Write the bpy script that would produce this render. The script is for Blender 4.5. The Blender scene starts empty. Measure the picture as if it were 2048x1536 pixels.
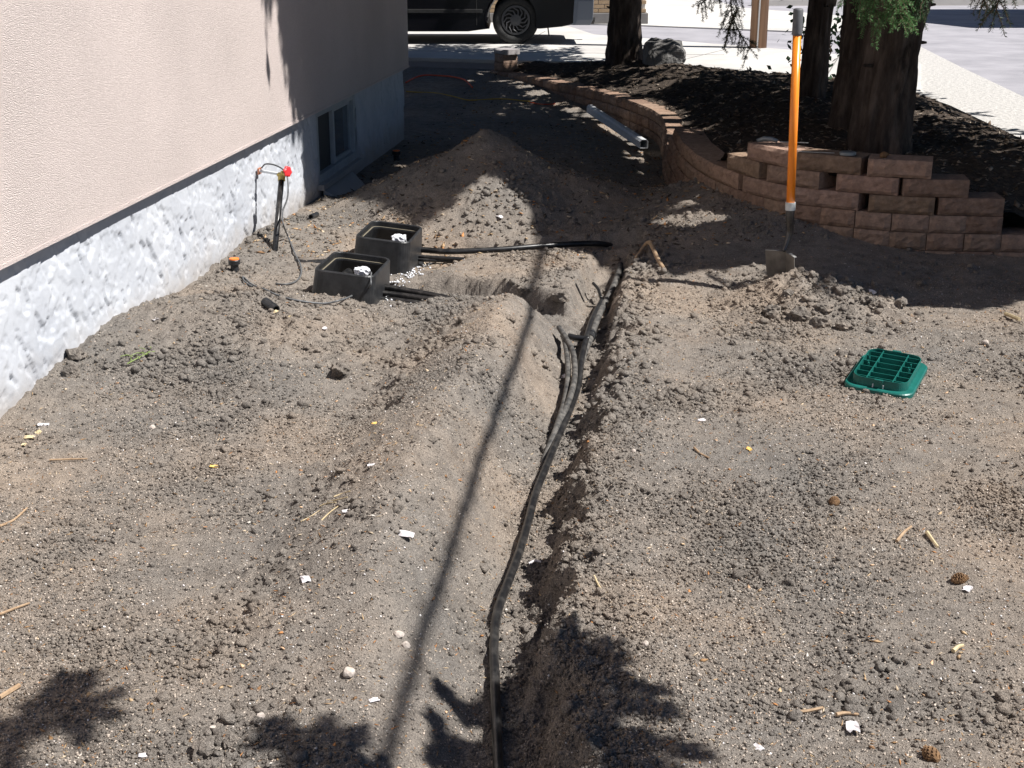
import bpy, bmesh, math, random
import numpy as np
from mathutils import Vector, Matrix

R = math.radians
scene = bpy.context.scene
COL = scene.collection
random.seed(7)
rng = np.random.default_rng(7)

# ------------------------------------------------------------------ camera
FPX, CAM_H, PITCH = 2700.0, 1.7, math.atan(908 / 2700)
cam_d = bpy.data.cameras.new('camera')
cam = bpy.data.objects.new('camera', cam_d)
COL.objects.link(cam)
cam.location = (0, 0, CAM_H)
cam.rotation_euler = (math.pi / 2 - PITCH, 0, 0)
cam_d.sensor_width = 36
cam_d.lens = 36 * FPX / 2048
cam_d.clip_start = 0.05
cam_d.clip_end = 400
scene.camera = cam

# ------------------------------------------------------------------ light
SUN_EL, SUN_AZ = R(53.5), R(102)          # azimuth clockwise from +Y
TO_SUN = Vector((math.cos(SUN_EL) * math.sin(SUN_AZ), math.cos(SUN_EL) * math.cos(SUN_AZ), math.sin(SUN_EL)))
SDX, SDY = -TO_SUN.x / TO_SUN.z, -TO_SUN.y / TO_SUN.z      # shadow shift per metre of height
world = bpy.data.worlds.new('World')
scene.world = world
world.use_nodes = True
wn = world.node_tree
sky = wn.nodes.new('ShaderNodeTexSky')
sky.sky_type = 'NISHITA'
sky.sun_disc = False
sky.sun_elevation = SUN_EL
sky.sun_rotation = SUN_AZ
sky.dust_density = .1
sky.air_density = .65
sky.altitude = 1000
wn.links.new(sky.outputs[0], wn.nodes['Background'].inputs[0])
wn.nodes['Background'].inputs[1].default_value = 0.05
sun_d = bpy.data.lights.new('sun', 'SUN')
sun_d.energy = 5.0
sun_d.angle = R(0.53)
sun_d.color = (1.0, 0.965, 0.92)
sun = bpy.data.objects.new('sun', sun_d)
COL.objects.link(sun)
sun.location = (8, -2, 12)
sun.rotation_euler = (-TO_SUN).to_track_quat('-Z', 'Y').to_euler()
scene.view_settings.view_transform = 'Standard'
scene.view_settings.look = 'None'
scene.view_settings.exposure = 0.8
scene.view_settings.gamma = 1.0

# ------------------------------------------------------------------ small maths
CP, SP = math.cos(PITCH), math.sin(PITCH)


def at(px, py, z=0.0):
    """where a line of sight of the photograph meets the level z (survey of the place)"""
    X, Y = px - 1024, 768 - py
    f, d = FPX * CP + Y * SP, Y * CP - FPX * SP
    t = (z - CAM_H) / d
    return X * t, f * t


def at_y(px, py, y):
    X, Y = px - 1024, 768 - py
    f, d = FPX * CP + Y * SP, Y * CP - FPX * SP
    t = y / f
    return Vector((X * t, y, CAM_H + d * t))


_perm = np.random.default_rng(3).permutation(256)
_perm = np.concatenate([_perm, _perm, _perm])
_ang = np.random.default_rng(4).uniform(0, 2 * np.pi, 256)
_gx, _gy = np.cos(_ang), np.sin(_ang)


def perlin(x, y, seed=0):
    x = np.asarray(x, float) + seed * 17.31
    y = np.asarray(y, float) + seed * 9.77
    xi, yi = np.floor(x).astype(int), np.floor(y).astype(int)
    xf, yf = x - xi, y - yi
    xi &= 255
    yi &= 255
    u, v = xf * xf * xf * (xf * (xf * 6 - 15) + 10), yf * yf * yf * (yf * (yf * 6 - 15) + 10)

    def gr(ix, iy, dx, dy):
        h = _perm[_perm[ix & 255] + (iy & 255)]
        return _gx[h] * dx + _gy[h] * dy
    a = gr(xi, yi, xf, yf)
    b = gr(xi + 1, yi, xf - 1, yf)
    c = gr(xi, yi + 1, xf, yf - 1)
    d = gr(xi + 1, yi + 1, xf - 1, yf - 1)
    return (a + u * (b - a)) * (1 - v) + (c + u * (d - c)) * v


def fbm(x, y, o=4, seed=0, gain=.5):
    s, a, f = 0, 1.0, 1.0
    for i in range(o):
        s = s + a * perlin(np.asarray(x) * f, np.asarray(y) * f, seed + i * 3)
        a *= gain
        f *= 2.03
    return s


def sstep(a, b, x):
    t = np.clip((x - a) / (b - a), 0, 1)
    return t * t * (3 - 2 * t)


def catmull(P, n=12):
    P = [np.array(p, float) for p in P]
    Q = [2 * P[0] - P[1]] + P + [2 * P[-1] - P[-2]]
    o = []
    for i in range(1, len(Q) - 2):
        a, b, c, d = Q[i - 1:i + 3]
        for k in range(n):
            t = k / n
            o.append(.5 * (2 * b + (c - a) * t + (2 * a - 5 * b + 4 * c - d) * t * t + (-a + 3 * b - 3 * c + d) * t ** 3))
    o.append(P[-1])
    return np.array(o)


def pline(x, y, P):
    """signed distance (right side positive) and arc length to a plan polyline"""
    P = np.asarray(P, float)
    best = np.full(np.shape(x), 1e9)
    sg = np.zeros(np.shape(x))
    sl = np.zeros(np.shape(x))
    s0 = 0.0
    for i in range(len(P) - 1):
        ax, ay = P[i]
        dx, dy = P[i + 1] - P[i]
        L = math.hypot(dx, dy)
        t = np.clip(((x - ax) * dx + (y - ay) * dy) / (L * L), 0, 1)
        qx, qy = x - ax - t * dx, y - ay - t * dy
        d = np.hypot(qx, qy)
        m = d < best
        best = np.where(m, d, best)
        sg = np.where(m, np.where(qx * dy - qy * dx > 0, 1, -1), sg)
        sl = np.where(m, s0 + t * L, sl)
        s0 += L
    return best * sg, sl


def inside(x, y, poly):
    x, y = np.asarray(x), np.asarray(y)
    r = np.zeros(x.shape, bool)
    n = len(poly)
    for i in range(n):
        x0, y0 = poly[i]
        x1, y1 = poly[(i + 1) % n]
        c = ((y0 > y) != (y1 > y)) & (x < (x1 - x0) * (y - y0) / ((y1 - y0) if y1 != y0 else 1e-9) + x0)
        r ^= c
    return r


# ------------------------------------------------------------------ materials
def mat(name, col, rough=.8, metal=0.0, spec=None):
    m = bpy.data.materials.new(name)
    m.use_nodes = True
    b = m.node_tree.nodes['Principled BSDF']
    b.inputs['Base Color'].default_value = (*col, 1)
    b.inputs['Roughness'].default_value = rough
    b.inputs['Metallic'].default_value = metal
    if spec is not None:
        b.inputs['Specular IOR Level'].default_value = spec
    return m


def noisy(name, c1, c2, scale=8, rough=.9, bump=0.0, bscale=60, bdist=.004, detail=6, metal=0.0, spec=None,
          stretch=None, c3=None, lo=.3, hi=.7, attr=None, voro=0.0, drift=0.0):
    """two or three colour procedural material with grain relief"""
    m = mat(name, c1, rough, metal, spec)
    nt = m.node_tree
    N, L = nt.nodes, nt.links
    b = N['Principled BSDF']
    tc = N.new('ShaderNodeTexCoord')
    vec = tc.outputs['Object']
    if stretch:
        mp = N.new('ShaderNodeMapping')
        mp.inputs['Scale'].default_value = stretch
        L.new(vec, mp.inputs[0])
        vec = mp.outputs[0]
    no = N.new('ShaderNodeTexNoise')
    no.inputs['Scale'].default_value = scale
    no.inputs['Detail'].default_value = detail
    no.inputs['Roughness'].default_value = .62
    L.new(vec, no.inputs['Vector'])
    cr = N.new('ShaderNodeValToRGB')
    cr.color_ramp.elements[0].position, cr.color_ramp.elements[1].position = lo, hi
    cr.color_ramp.elements[0].color = (*c1, 1)
    cr.color_ramp.elements[1].color = (*c2, 1)
    if c3:
        e = cr.color_ramp.elements.new((lo + hi) / 2)
        e.color = (*c3, 1)
    L.new(no.outputs['Fac'], cr.inputs[0])
    out = cr.outputs[0]
    if attr:
        a = N.new('ShaderNodeAttribute')
        a.attribute_name = attr
        mx = N.new('ShaderNodeMix')
        mx.data_type = 'RGBA'
        mx.blend_type = 'MULTIPLY'
        mx.inputs[0].default_value = 1
        L.new(out, mx.inputs[6])
        L.new(a.outputs['Color'], mx.inputs[7])
        out = mx.outputs[2]
    if drift:
        nd = N.new('ShaderNodeTexNoise')
        nd.inputs['Scale'].default_value = 1.3
        nd.inputs['Detail'].default_value = 5
        L.new(tc.outputs['Object'], nd.inputs['Vector'])
        rd = N.new('ShaderNodeMapRange')
        rd.inputs[1].default_value, rd.inputs[2].default_value = .3, .7
        rd.inputs[3].default_value, rd.inputs[4].default_value = 1 - drift, 1 + drift
        L.new(nd.outputs['Fac'], rd.inputs[0])
        md = N.new('ShaderNodeMix')
        md.data_type = 'RGBA'
        md.blend_type = 'MULTIPLY'
        md.inputs[0].default_value = 1
        L.new(out, md.inputs[6])
        L.new(rd.outputs[0], md.inputs[7])
        out = md.outputs[2]
    L.new(out, b.inputs['Base Color'])
    if bump:
        n2 = N.new('ShaderNodeTexNoise')
        n2.inputs['Scale'].default_value = bscale
        n2.inputs['Detail'].default_value = 5
        n2.inputs['Roughness'].default_value = .65
        L.new(vec, n2.inputs['Vector'])
        hgt = n2.outputs['Fac']
        if voro:
            v = N.new('ShaderNodeTexVoronoi')
            v.inputs['Scale'].default_value = bscale * abs(voro)
            L.new(vec, v.inputs['Vector'])
            ma = N.new('ShaderNodeMath')
            ma.operation = 'SUBTRACT'
            if voro > 0:
                L.new(hgt, ma.inputs[0])
            else:
                ma.inputs[0].default_value = 1
            L.new(v.outputs['Distance'], ma.inputs[1])
            hgt = ma.outputs[0]
        bp = N.new('ShaderNodeBump')
        bp.inputs['Strength'].default_value = bump
        bp.inputs['Distance'].default_value = bdist
        L.new(hgt, bp.inputs['Height'])
        L.new(bp.outputs[0], b.inputs['Normal'])
    return m


def soil_material():
    m = mat('soil', (.2, .165, .13), .97, spec=.15)
    nt = m.node_tree
    N, L = nt.nodes, nt.links
    b = N['Principled BSDF']
    tc = N.new('ShaderNodeTexCoord')

    def noise(scale, detail=6, rough=.6):
        n = N.new('ShaderNodeTexNoise')
        n.inputs['Scale'].default_value = scale
        n.inputs['Detail'].default_value = detail
        n.inputs['Roughness'].default_value = rough
        L.new(tc.outputs['Object'], n.inputs['Vector'])
        return n.outputs['Fac']

    def ramp(src, stops):
        r = N.new('ShaderNodeValToRGB')
        e = r.color_ramp.elements
        e[0].position, e[0].color = stops[0][0], (*stops[0][1], 1)
        e[1].position, e[1].color = stops[-1][0], (*stops[-1][1], 1)
        for p, c in stops[1:-1]:
            q = e.new(p)
            q.color = (*c, 1)
        L.new(src, r.inputs[0])
        return r.outputs[0]

    def mix(a, c, fac=1.0, mode='MULTIPLY'):
        x = N.new('ShaderNodeMix')
        x.data_type = 'RGBA'
        x.blend_type = mode
        x.inputs[0].default_value = fac
        L.new(a, x.inputs[6])
        L.new(c, x.inputs[7])
        return x.outputs[2]
    broad = ramp(noise(.9, 5, .6), [(.36, (.222, .208, .196)), (.5, (.268, .240, .216)), (.64, (.345, .285, .236))])
    mid = ramp(noise(14, 8, .7), [(.3, (.62, .60, .58)), (.52, (.98, .97, .95)), (.75, (1.22, 1.2, 1.16))])
    fine = ramp(noise(240, 3, .6), [(.3, (.55, .54, .53)), (.5, (.98, .98, .97)), (.7, (1.45, 1.42, 1.38))])
    col = mix(mix(broad, mid), fine)
    v = N.new('ShaderNodeTexVoronoi')
    v.inputs['Scale'].default_value = 120
    L.new(tc.outputs['Object'], v.inputs['Vector'])
    spk = ramp(v.outputs['Distance'], [(.0, (1, 1, 1)), (.11, (1, 1, 1)), (.14, (0, 0, 0))])
    sel = ramp(v.outputs['Color'], [(.80, (0, 0, 0)), (.82, (1, 1, 1))])
    both = mix(spk, sel)
    x = N.new('ShaderNodeMix')
    x.data_type = 'RGBA'
    L.new(both, x.inputs[0])
    L.new(col, x.inputs[6])
    x.inputs[7].default_value = (.50, .44, .37, 1)
    L.new(x.outputs[2], b.inputs['Base Color'])
    ad = N.new('ShaderNodeMath')
    ad.operation = 'ADD'
    n1 = N.new('ShaderNodeMath')
    n1.operation = 'MULTIPLY'
    n1.inputs[1].default_value = 1.6
    L.new(noise(70, 6, .7), n1.inputs[0])
    L.new(n1.outputs[0], ad.inputs[0])
    L.new(noise(260, 3, .6), ad.inputs[1])
    bp = N.new('ShaderNodeBump')
    bp.inputs['Strength'].default_value = 1.0
    bp.inputs['Distance'].default_value = .009
    L.new(ad.outputs[0], bp.inputs['Height'])
    L.new(bp.outputs[0], b.inputs['Normal'])
    return m


M = {}
M['soil'] = soil_material()
M['crumb'] = noisy('soil_crumb', (.19, .174, .158), (.33, .298, .266), 90, .97, .6, 300, .002, attr='tint', spec=.15)
M['litter'] = noisy('litter', (.8, .8, .8), (1, 1, 1), 200, .85, attr='tint', spec=.2)
M['mulch'] = noisy('mulch', (.035, .029, .024), (.11, .088, .068), 30, .97, 1, 60, .012, attr=None, spec=.1, c3=(.06, .048, .04))
M['stucco'] = noisy('stucco', (.47, .40, .375), (.77, .68, .645), 260, .95, 1, 290, .005, spec=.15, detail=3, voro=-1.0, drift=.08)
M['parge'] = noisy('parging', (.39, .41, .45), (.49, .51, .545), 3, .9, .5, 90, .003, spec=.2)
_n, _l = M['parge'].node_tree.nodes, M['parge'].node_tree.links      # soil splashed up the foot of the foundation
_tc = [q for q in _n if q.type == 'TEX_COORD'][0]
_sx = _n.new('ShaderNodeSeparateXYZ')
_l.new(_tc.outputs['Object'], _sx.inputs[0])
_no = _n.new('ShaderNodeTexNoise')
_no.inputs['Scale'].default_value = 7
_no.inputs['Detail'].default_value = 6
_l.new(_tc.outputs['Object'], _no.inputs['Vector'])
_ma = _n.new('ShaderNodeMath')
_ma.operation = 'MULTIPLY_ADD'
_ma.inputs[1].default_value = .30
_l.new(_no.outputs['Fac'], _ma.inputs[0])
_l.new(_sx.outputs['Z'], _ma.inputs[2])
_mr = _n.new('ShaderNodeMapRange')
_mr.inputs[1].default_value, _mr.inputs[2].default_value = .14, .34
_mr.inputs[3].default_value, _mr.inputs[4].default_value = .75, 0
_l.new(_ma.outputs[0], _mr.inputs[0])
_mx = _n.new('ShaderNodeMix')
_mx.data_type = 'RGBA'
_old = _n['Principled BSDF'].inputs['Base Color'].links[0].from_socket
_l.new(_mr.outputs[0], _mx.inputs[0])
_l.new(_old, _mx.inputs[6])
_mx.inputs[7].default_value = (.33, .30, .27, 1)
_l.new(_mx.outputs[2], _n['Principled BSDF'].inputs['Base Color'])
M['drip'] = mat('drip_edge', (.10, .09, .10), .6)
M['vinyl'] = noisy('white_vinyl', (.55, .57, .58), (.66, .68, .69), 5, .4)
M['shadedframe'] = noisy('shaded_frame', (.26, .29, .31), (.36, .39, .41), 12, .55)  # white vinyl darkened to blue-grey, its shade put into the colour
M['screen'] = noisy('insect_screen', (.018, .020, .022), (.03, .033, .036), 40, .7)
M['roofing'] = noisy('shingles', (.06, .055, .05), (.12, .11, .1), 30, .95, .6, 80)
M['blackpoly'] = noisy('black_polyethylene', (.009, .010, .012), (.030, .031, .033), 22, .42, .35, 60, .002)
M['pipe'] = noisy('black_pipe', (.010, .010, .011), (.055, .052, .049), 26, .34, .3, 90, .001, lo=.45, hi=.78)
M['dustpipe'] = noisy('dusty_pipe', (.028, .028, .028), (.15, .14, .128), 30, .6, .3, 90, .001, lo=.38, hi=.68)
M['boxledge'] = mat('pale_ledge', (.16, .14, .10), .7)  # paler tone on the inner lip of the box
M['foil'] = noisy('white_valve_tag', (.62, .64, .68), (.86, .87, .9), 70, .35, .8, 60, .01)
M['green'] = noisy('green_plastic', (.004, .088, .072), (.009, .128, .108), 18, .42, .12, 120, .001)
M['orangefg'] = noisy('orange_fibreglass', (.78, .20, .012), (.88, .27, .02), 30, .3, stretch=(6, 6, .6))
M['grip'] = noisy('grey_rubber', (.075, .078, .085), (.11, .112, .12), 40, .65)
M['ferrule'] = noisy('zinc_collar', (.42, .44, .44), (.62, .64, .63), 60, .42, metal=.3)
M['steel'] = noisy('shovel_steel', (.035, .035, .038), (.11, .105, .10), 25, .32, .2, 80, .001, metal=.7)
M['blade'] = noisy('soiled_blade', (.09, .082, .072), (.20, .182, .16), 14, .55, .2, 120, .001, metal=.25)
M['edge'] = mat('bright_steel_edge', (.38, .38, .37), .45, .4)
M['block'] = noisy('concrete_block', (.20, .134, .102), (.40, .278, .212), 22, .96, .9, 90, .008, c3=(.28, .195, .148), attr='tint', spec=.12)
M['capstone'] = noisy('grey_cap', (.27, .25, .25), (.36, .34, .34), 16, .95, .5, 120, .004)
M['bark'] = noisy('bark', (.028, .022, .019), (.125, .10, .085), 16, .97, 1, 45, .02, stretch=(1, 1, .22), c3=(.062, .049, .042), spec=.1)
M['twig'] = noisy('twig_bark', (.07, .048, .03), (.14, .10, .065), 30, .95)
M['needle'] = None
M['pole'] = noisy('weathered_pole', (.17, .095, .055), (.33, .20, .125), 18, .92, .7, 50, .006, stretch=(1, 1, .06))
M['conduit'] = mat('pole_conduit', (.62, .62, .62), .5)
M['concrete'] = noisy('concrete', (.40, .385, .37), (.56, .545, .52), 1.4, .93, .4, 120, .002, spec=.2)
M['asphalt'] = noisy('pale_asphalt', (.24, .235, .255), (.35, .34, .365), 1.7, .93, .5, 160, .003, spec=.2)
M['aggregate'] = noisy('aggregate_path', (.30, .29, .28), (.58, .56, .53), 26, .95, 1, 40, .012, spec=.2)
M['brick'] = noisy('tan_brick', (.30, .205, .12), (.42, .305, .19), 9, .93, .4, 120, .003)
M['mortar'] = noisy('mortar', (.50, .46, .40), (.58, .54, .48), 20, .95)
M['plinth'] = noisy('dark_plinth', (.16, .15, .145), (.22, .21, .20), 8, .9)
M['siding'] = noisy('far_siding', (.42, .40, .37), (.5, .48, .45), 3, .85)
M['paint'] = mat('black_car_paint', (.006, .006, .008), .22, spec=.35)
M['rubber'] = noisy('tyre_rubber', (.012, .012, .012), (.03, .03, .03), 30, .85)
M['hubcap'] = mat('hubcap_silver', (.10, .10, .105), .5, .2)
M['chrome'] = mat('bumper_plastic', (.15, .17, .21), .3)  # greyed lighter than the black body so the bumper end looks sunlit
M['tail'] = mat('tail_lamp', (.32, .06, .035), .2)
M['clearlens'] = mat('clear_lens', (.7, .74, .8), .12)
M['carglass'] = mat('car_glass', (.012, .014, .016), .08)
M['rock'] = noisy('boulder_rock', (.08, .078, .075), (.20, .19, .18), 7, .93, .9, 30, .02)
M['alu'] = noisy('white_gutter', (.46, .48, .50), (.62, .63, .64), 20, .45)
M['brass'] = noisy('brass', (.42, .30, .08), (.55, .42, .14), 60, .38, metal=.8)
M['red'] = mat('red_handle', (.72, .03, .035), .4)
M['copper'] = noisy('old_copper', (.46, .17, .09), (.58, .27, .17), 60, .5, metal=.35)
M['orangecap'] = mat('orange_cap', (.80, .20, .035), .5)
M['orangecord'] = mat('orange_cord', (.72, .10, .03), .55)
M['yellowcord'] = mat('yellow_twine', (.55, .36, .06), .6)
M['wire'] = noisy('grey_wire', (.05, .052, .056), (.13, .135, .14), 60, .5)
M['white'] = noisy('white_scrap', (.52, .49, .50), (.66, .63, .64), 60, .8)
M['stone'] = noisy('pale_stone', (.34, .29, .25), (.55, .49, .44), 50, .9, .4, 150, .002)
M['straw'] = noisy('dry_straw', (.42, .33, .19), (.58, .47, .29), 60, .85)
M['stick'] = noisy('stick_bark', (.22, .14, .08), (.42, .30, .19), 40, .9, .4, 80, .002)
M['cone'] = noisy('cone_scales', (.10, .055, .028), (.26, .15, .07), 60, .9)
M['leaf'] = noisy('yellow_leaf', (.58, .34, .08), (.7, .46, .14), 60, .7)
M['greyblue'] = noisy('grey_metal_tool', (.13, .15, .16), (.24, .26, .27), 30, .45, metal=.4)
M['sprig'] = mat('green_sprig', (.20, .27, .08), .7)
M['cable'] = mat('overhead_cable', (.03, .03, .03), .6)


def needle_mat():
    m = mat('spruce_needles', (.05, .10, .04), .6, spec=.3)
    nt = m.node_tree
    N, L = nt.nodes, nt.links
    a = N.new('ShaderNodeAttribute')
    a.attribute_name = 'tint'
    b = N['Principled BSDF']
    L.new(a.outputs['Color'], b.inputs['Base Color'])
    tr = N.new('ShaderNodeBsdfTranslucent')
    L.new(a.outputs['Color'], tr.inputs[0])
    mx = N.new('ShaderNodeMixShader')
    mx.inputs[0].default_value = .15
    L.new(b.outputs[0], mx.inputs[1])
    L.new(tr.outputs[0], mx.inputs[2])
    L.new(mx.outputs[0], N['Material Output'].inputs[0])
    return m


M['needle'] = needle_mat()


# ------------------------------------------------------------------ object helpers
def tag(o, label=None, cat=None, group=None, kind=None):
    if label:
        o['label'] = label
    if cat:
        o['category'] = cat
    if group:
        o['group'] = group
    if kind:
        o['kind'] = kind
    return o


def thing(name, loc, label, cat, group=None):
    o = bpy.data.objects.new(name, None)
    COL.objects.link(o)
    o.location = loc
    o.empty_display_size = .1
    return tag(o, label, cat, group)


def np_mesh(name, V, F, m, parent=None, tint=None, smooth=False):
    """V (n,3) F (k,3|4) arrays -> one mesh object; parent is an unrotated Empty"""
    V = np.asarray(V, np.float32).reshape(-1, 3)
    F = np.asarray(F, np.int32)
    if parent is not None:
        V = V - np.array(world_loc(parent), np.float32)
    me = bpy.data.meshes.new(name)
    k = F.shape[1]
    me.vertices.add(len(V))
    me.vertices.foreach_set('co', V.ravel())
    me.loops.add(F.size)
    me.loops.foreach_set('vertex_index', F.ravel())
    me.polygons.add(len(F))
    me.polygons.foreach_set('loop_start', np.arange(0, F.size, k, dtype=np.int32))
    me.polygons.foreach_set('loop_total', np.full(len(F), k, np.int32))
    if smooth:
        me.polygons.foreach_set('use_smooth', np.ones(len(F), bool))
    me.update(calc_edges=True)
    if tint is not None:
        at_ = me.color_attributes.new('tint', 'FLOAT_COLOR', 'POINT')
        at_.data.foreach_set('color', np.c_[np.asarray(tint, np.float32), np.ones(len(V), np.float32)].ravel())
    me.materials.append(m)
    o = bpy.data.objects.new(name, me)
    COL.objects.link(o)
    if parent is not None:
        o.parent = parent
    return o


def world_loc(o):
    v = Vector(o.location)
    while o.parent:
        o = o.parent
        v = v + Vector(o.location)
    return v


class MB:
    """collects shapes (world coordinates) into one mesh"""

    def __init__(s):
        s.v, s.f = [], []

    def add(s, V, F):
        b = len(s.v)
        s.v += [tuple(p) for p in V]
        s.f += [tuple(i + b for i in f) for f in F]
        return s

    def box(s, c, size, rot=None):
        x, y, z = [q / 2 for q in size]
        V = [Vector((a * x, b * y, d * z)) for a in (-1, 1) for b in (-1, 1) for d in (-1, 1)]
        if rot:
            V = [rot @ p for p in V]
        return s.add([p + Vector(c) for p in V], [(0, 1, 3, 2), (4, 6, 7, 5), (0, 4, 5, 1), (2, 3, 7, 6), (0, 2, 6, 4), (1, 5, 7, 3)])

    def tube(s, P, r, n=10, caps=True):
        P = [Vector(p) for p in P]
        rs = [float(q) for q in r] if hasattr(r, '__len__') else [float(r)] * len(P)
        up = None
        rings = []
        for i, p in enumerate(P):
            t = (P[min(i + 1, len(P) - 1)] - P[max(i - 1, 0)]).normalized()
            if up is None:
                up = t.orthogonal().normalized()
            up = (up - t * up.dot(t)).normalized()
            w = t.cross(up)
            rings.append([p + rs[i] * (math.cos(a) * up + math.sin(a) * w) for a in [2 * math.pi * k / n for k in range(n)]])
        V = [q for g in rings for q in g]
        F = []
        for i in range(len(P) - 1):
            for k in range(n):
                F.append((i * n + k, i * n + (k + 1) % n, (i + 1) * n + (k + 1) % n, (i + 1) * n + k))
        if caps:
            F.append(tuple(reversed(range(n))))
            F.append(tuple((len(P) - 1) * n + k for k in range(n)))
        return s.add(V, F)

    def loft(s, rings, cap0=False, cap1=False, closed=False):
        n = len(rings[0])
        V = [q for g in rings for q in g]
        F = []
        m = len(rings)
        for i in range(m if closed else m - 1):
            j = (i + 1) % m
            for k in range(n):
                F.append((i * n + k, i * n + (k + 1) % n, j * n + (k + 1) % n, j * n + k))
        if cap0:
            F.append(tuple(reversed(range(n))))
        if cap1:
            F.append(tuple((m - 1) * n + k for k in range(n)))
        return s.add(V, F)

    def build(s, name, m, parent=None, smooth=False, bevel=0.0, label=None):
        me = bpy.data.meshes.new(name)
        off = world_loc(parent) if parent is not None else Vector((0, 0, 0))
        me.from_pydata([tuple(Vector(p) - off) for p in s.v], [], s.f)
        me.update()
        bm = bmesh.new()
        bm.from_mesh(me)
        bmesh.ops.recalc_face_normals(bm, faces=bm.faces)
        if bevel:
            bmesh.ops.bevel(bm, geom=[e for e in bm.edges if e.is_manifold and e.calc_face_angle(0) > .5],
                            offset=bevel, segments=2, affect='EDGES', profile=.6)
        bm.to_mesh(me)
        bm.free()
        if smooth:
            me.polygons.foreach_set('use_smooth', [True] * len(me.polygons))
            me.update()
        me.materials.append(m)
        o = bpy.data.objects.new(name, me)
        COL.objects.link(o)
        if parent is not None:
            o.parent = parent
        if label:
            o['label'] = label
        return o


def rrect(w, l, r, n=6):
    """rounded rectangle outline in the plane, counter-clockwise"""
    o = []
    for cx, cy, a0 in ((w / 2 - r, l / 2 - r, 0), (-w / 2 + r, l / 2 - r, 90), (-w / 2 + r, -l / 2 + r, 180), (w / 2 - r, -l / 2 + r, 270)):
        for k in range(n + 1):
            a = R(a0 + 90 * k / n)
            o.append((cx + r * math.cos(a), cy + r * math.sin(a)))
    return o


# ------------------------------------------------------------------ the lie of the land
WK, W0 = 0.1218, -2.393                     # house wall line x = W0 + WK*y
WALL_END = 11.97
WPATH = [(4.6, 6.95), (4.0, 7.0), (3.3, 7.03), (2.75, 7.05), (2.2, 7.1), (1.9, 7.2), (1.56, 7.42), (1.35, 7.75), (1.2, 8.25), (1.13, 8.9),
         (1.14, 9.6), (1.17, 10.3), (1.26, 11.2), (1.29, 12.0), (1.19, 12.7), (.88, 13.75), (.40, 14.8), (.15, 15.3), (-.22, 15.9)]
WC = catmull(WPATH, 24)
WS = np.r_[0, np.cumsum(np.hypot(*np.diff(WC, axis=0).T))]
WC2 = WC[::6]
S_END = float(WS[-1] - WS[24])
S_OFF = float(WS[24])                        # arc length counted from the second path point


def wall_pt(s):
    s = s + S_OFF
    x, y = np.interp(s, WS, WC[:, 0]), np.interp(s, WS, WC[:, 1])
    e = .02
    dx = np.interp(s + e, WS, WC[:, 0]) - np.interp(s - e, WS, WC[:, 0])
    dy = np.interp(s + e, WS, WC[:, 1]) - np.interp(s - e, WS, WC[:, 1])
    L = math.hypot(dx, dy)
    return float(x), float(y), float(dx / L), float(dy / L)


TR = [(-.06, 1.2), (-.04, 2.0)] + [at(px, py, -.12) for px, py in ((1000, 1500), (988, 1300), (1000, 1220), (1030, 1130), (1063, 1000), (1110, 880), (1140, 800), (1165, 700), (1203, 610), (1232, 540))] + [(.66, 7.45)]
BR = [at(px, py, -.09) for px, py in ((700, 592), (800, 598), (920, 606), (1050, 628), (1165, 655))]
FT = [at(px, py, -.07) for px, py in ((760, 524), (850, 521), (1000, 520), (1130, 511), (1235, 507))]
PITS = [(*at(665, 757), .06, .10), (*at(768, 814, .06), .085, .17), (*at(1075, 640, -.05), .09, .06), (*at(1150, 612, -.02), .06, .05)]
SHOVEL = (1.335, 6.42)


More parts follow.
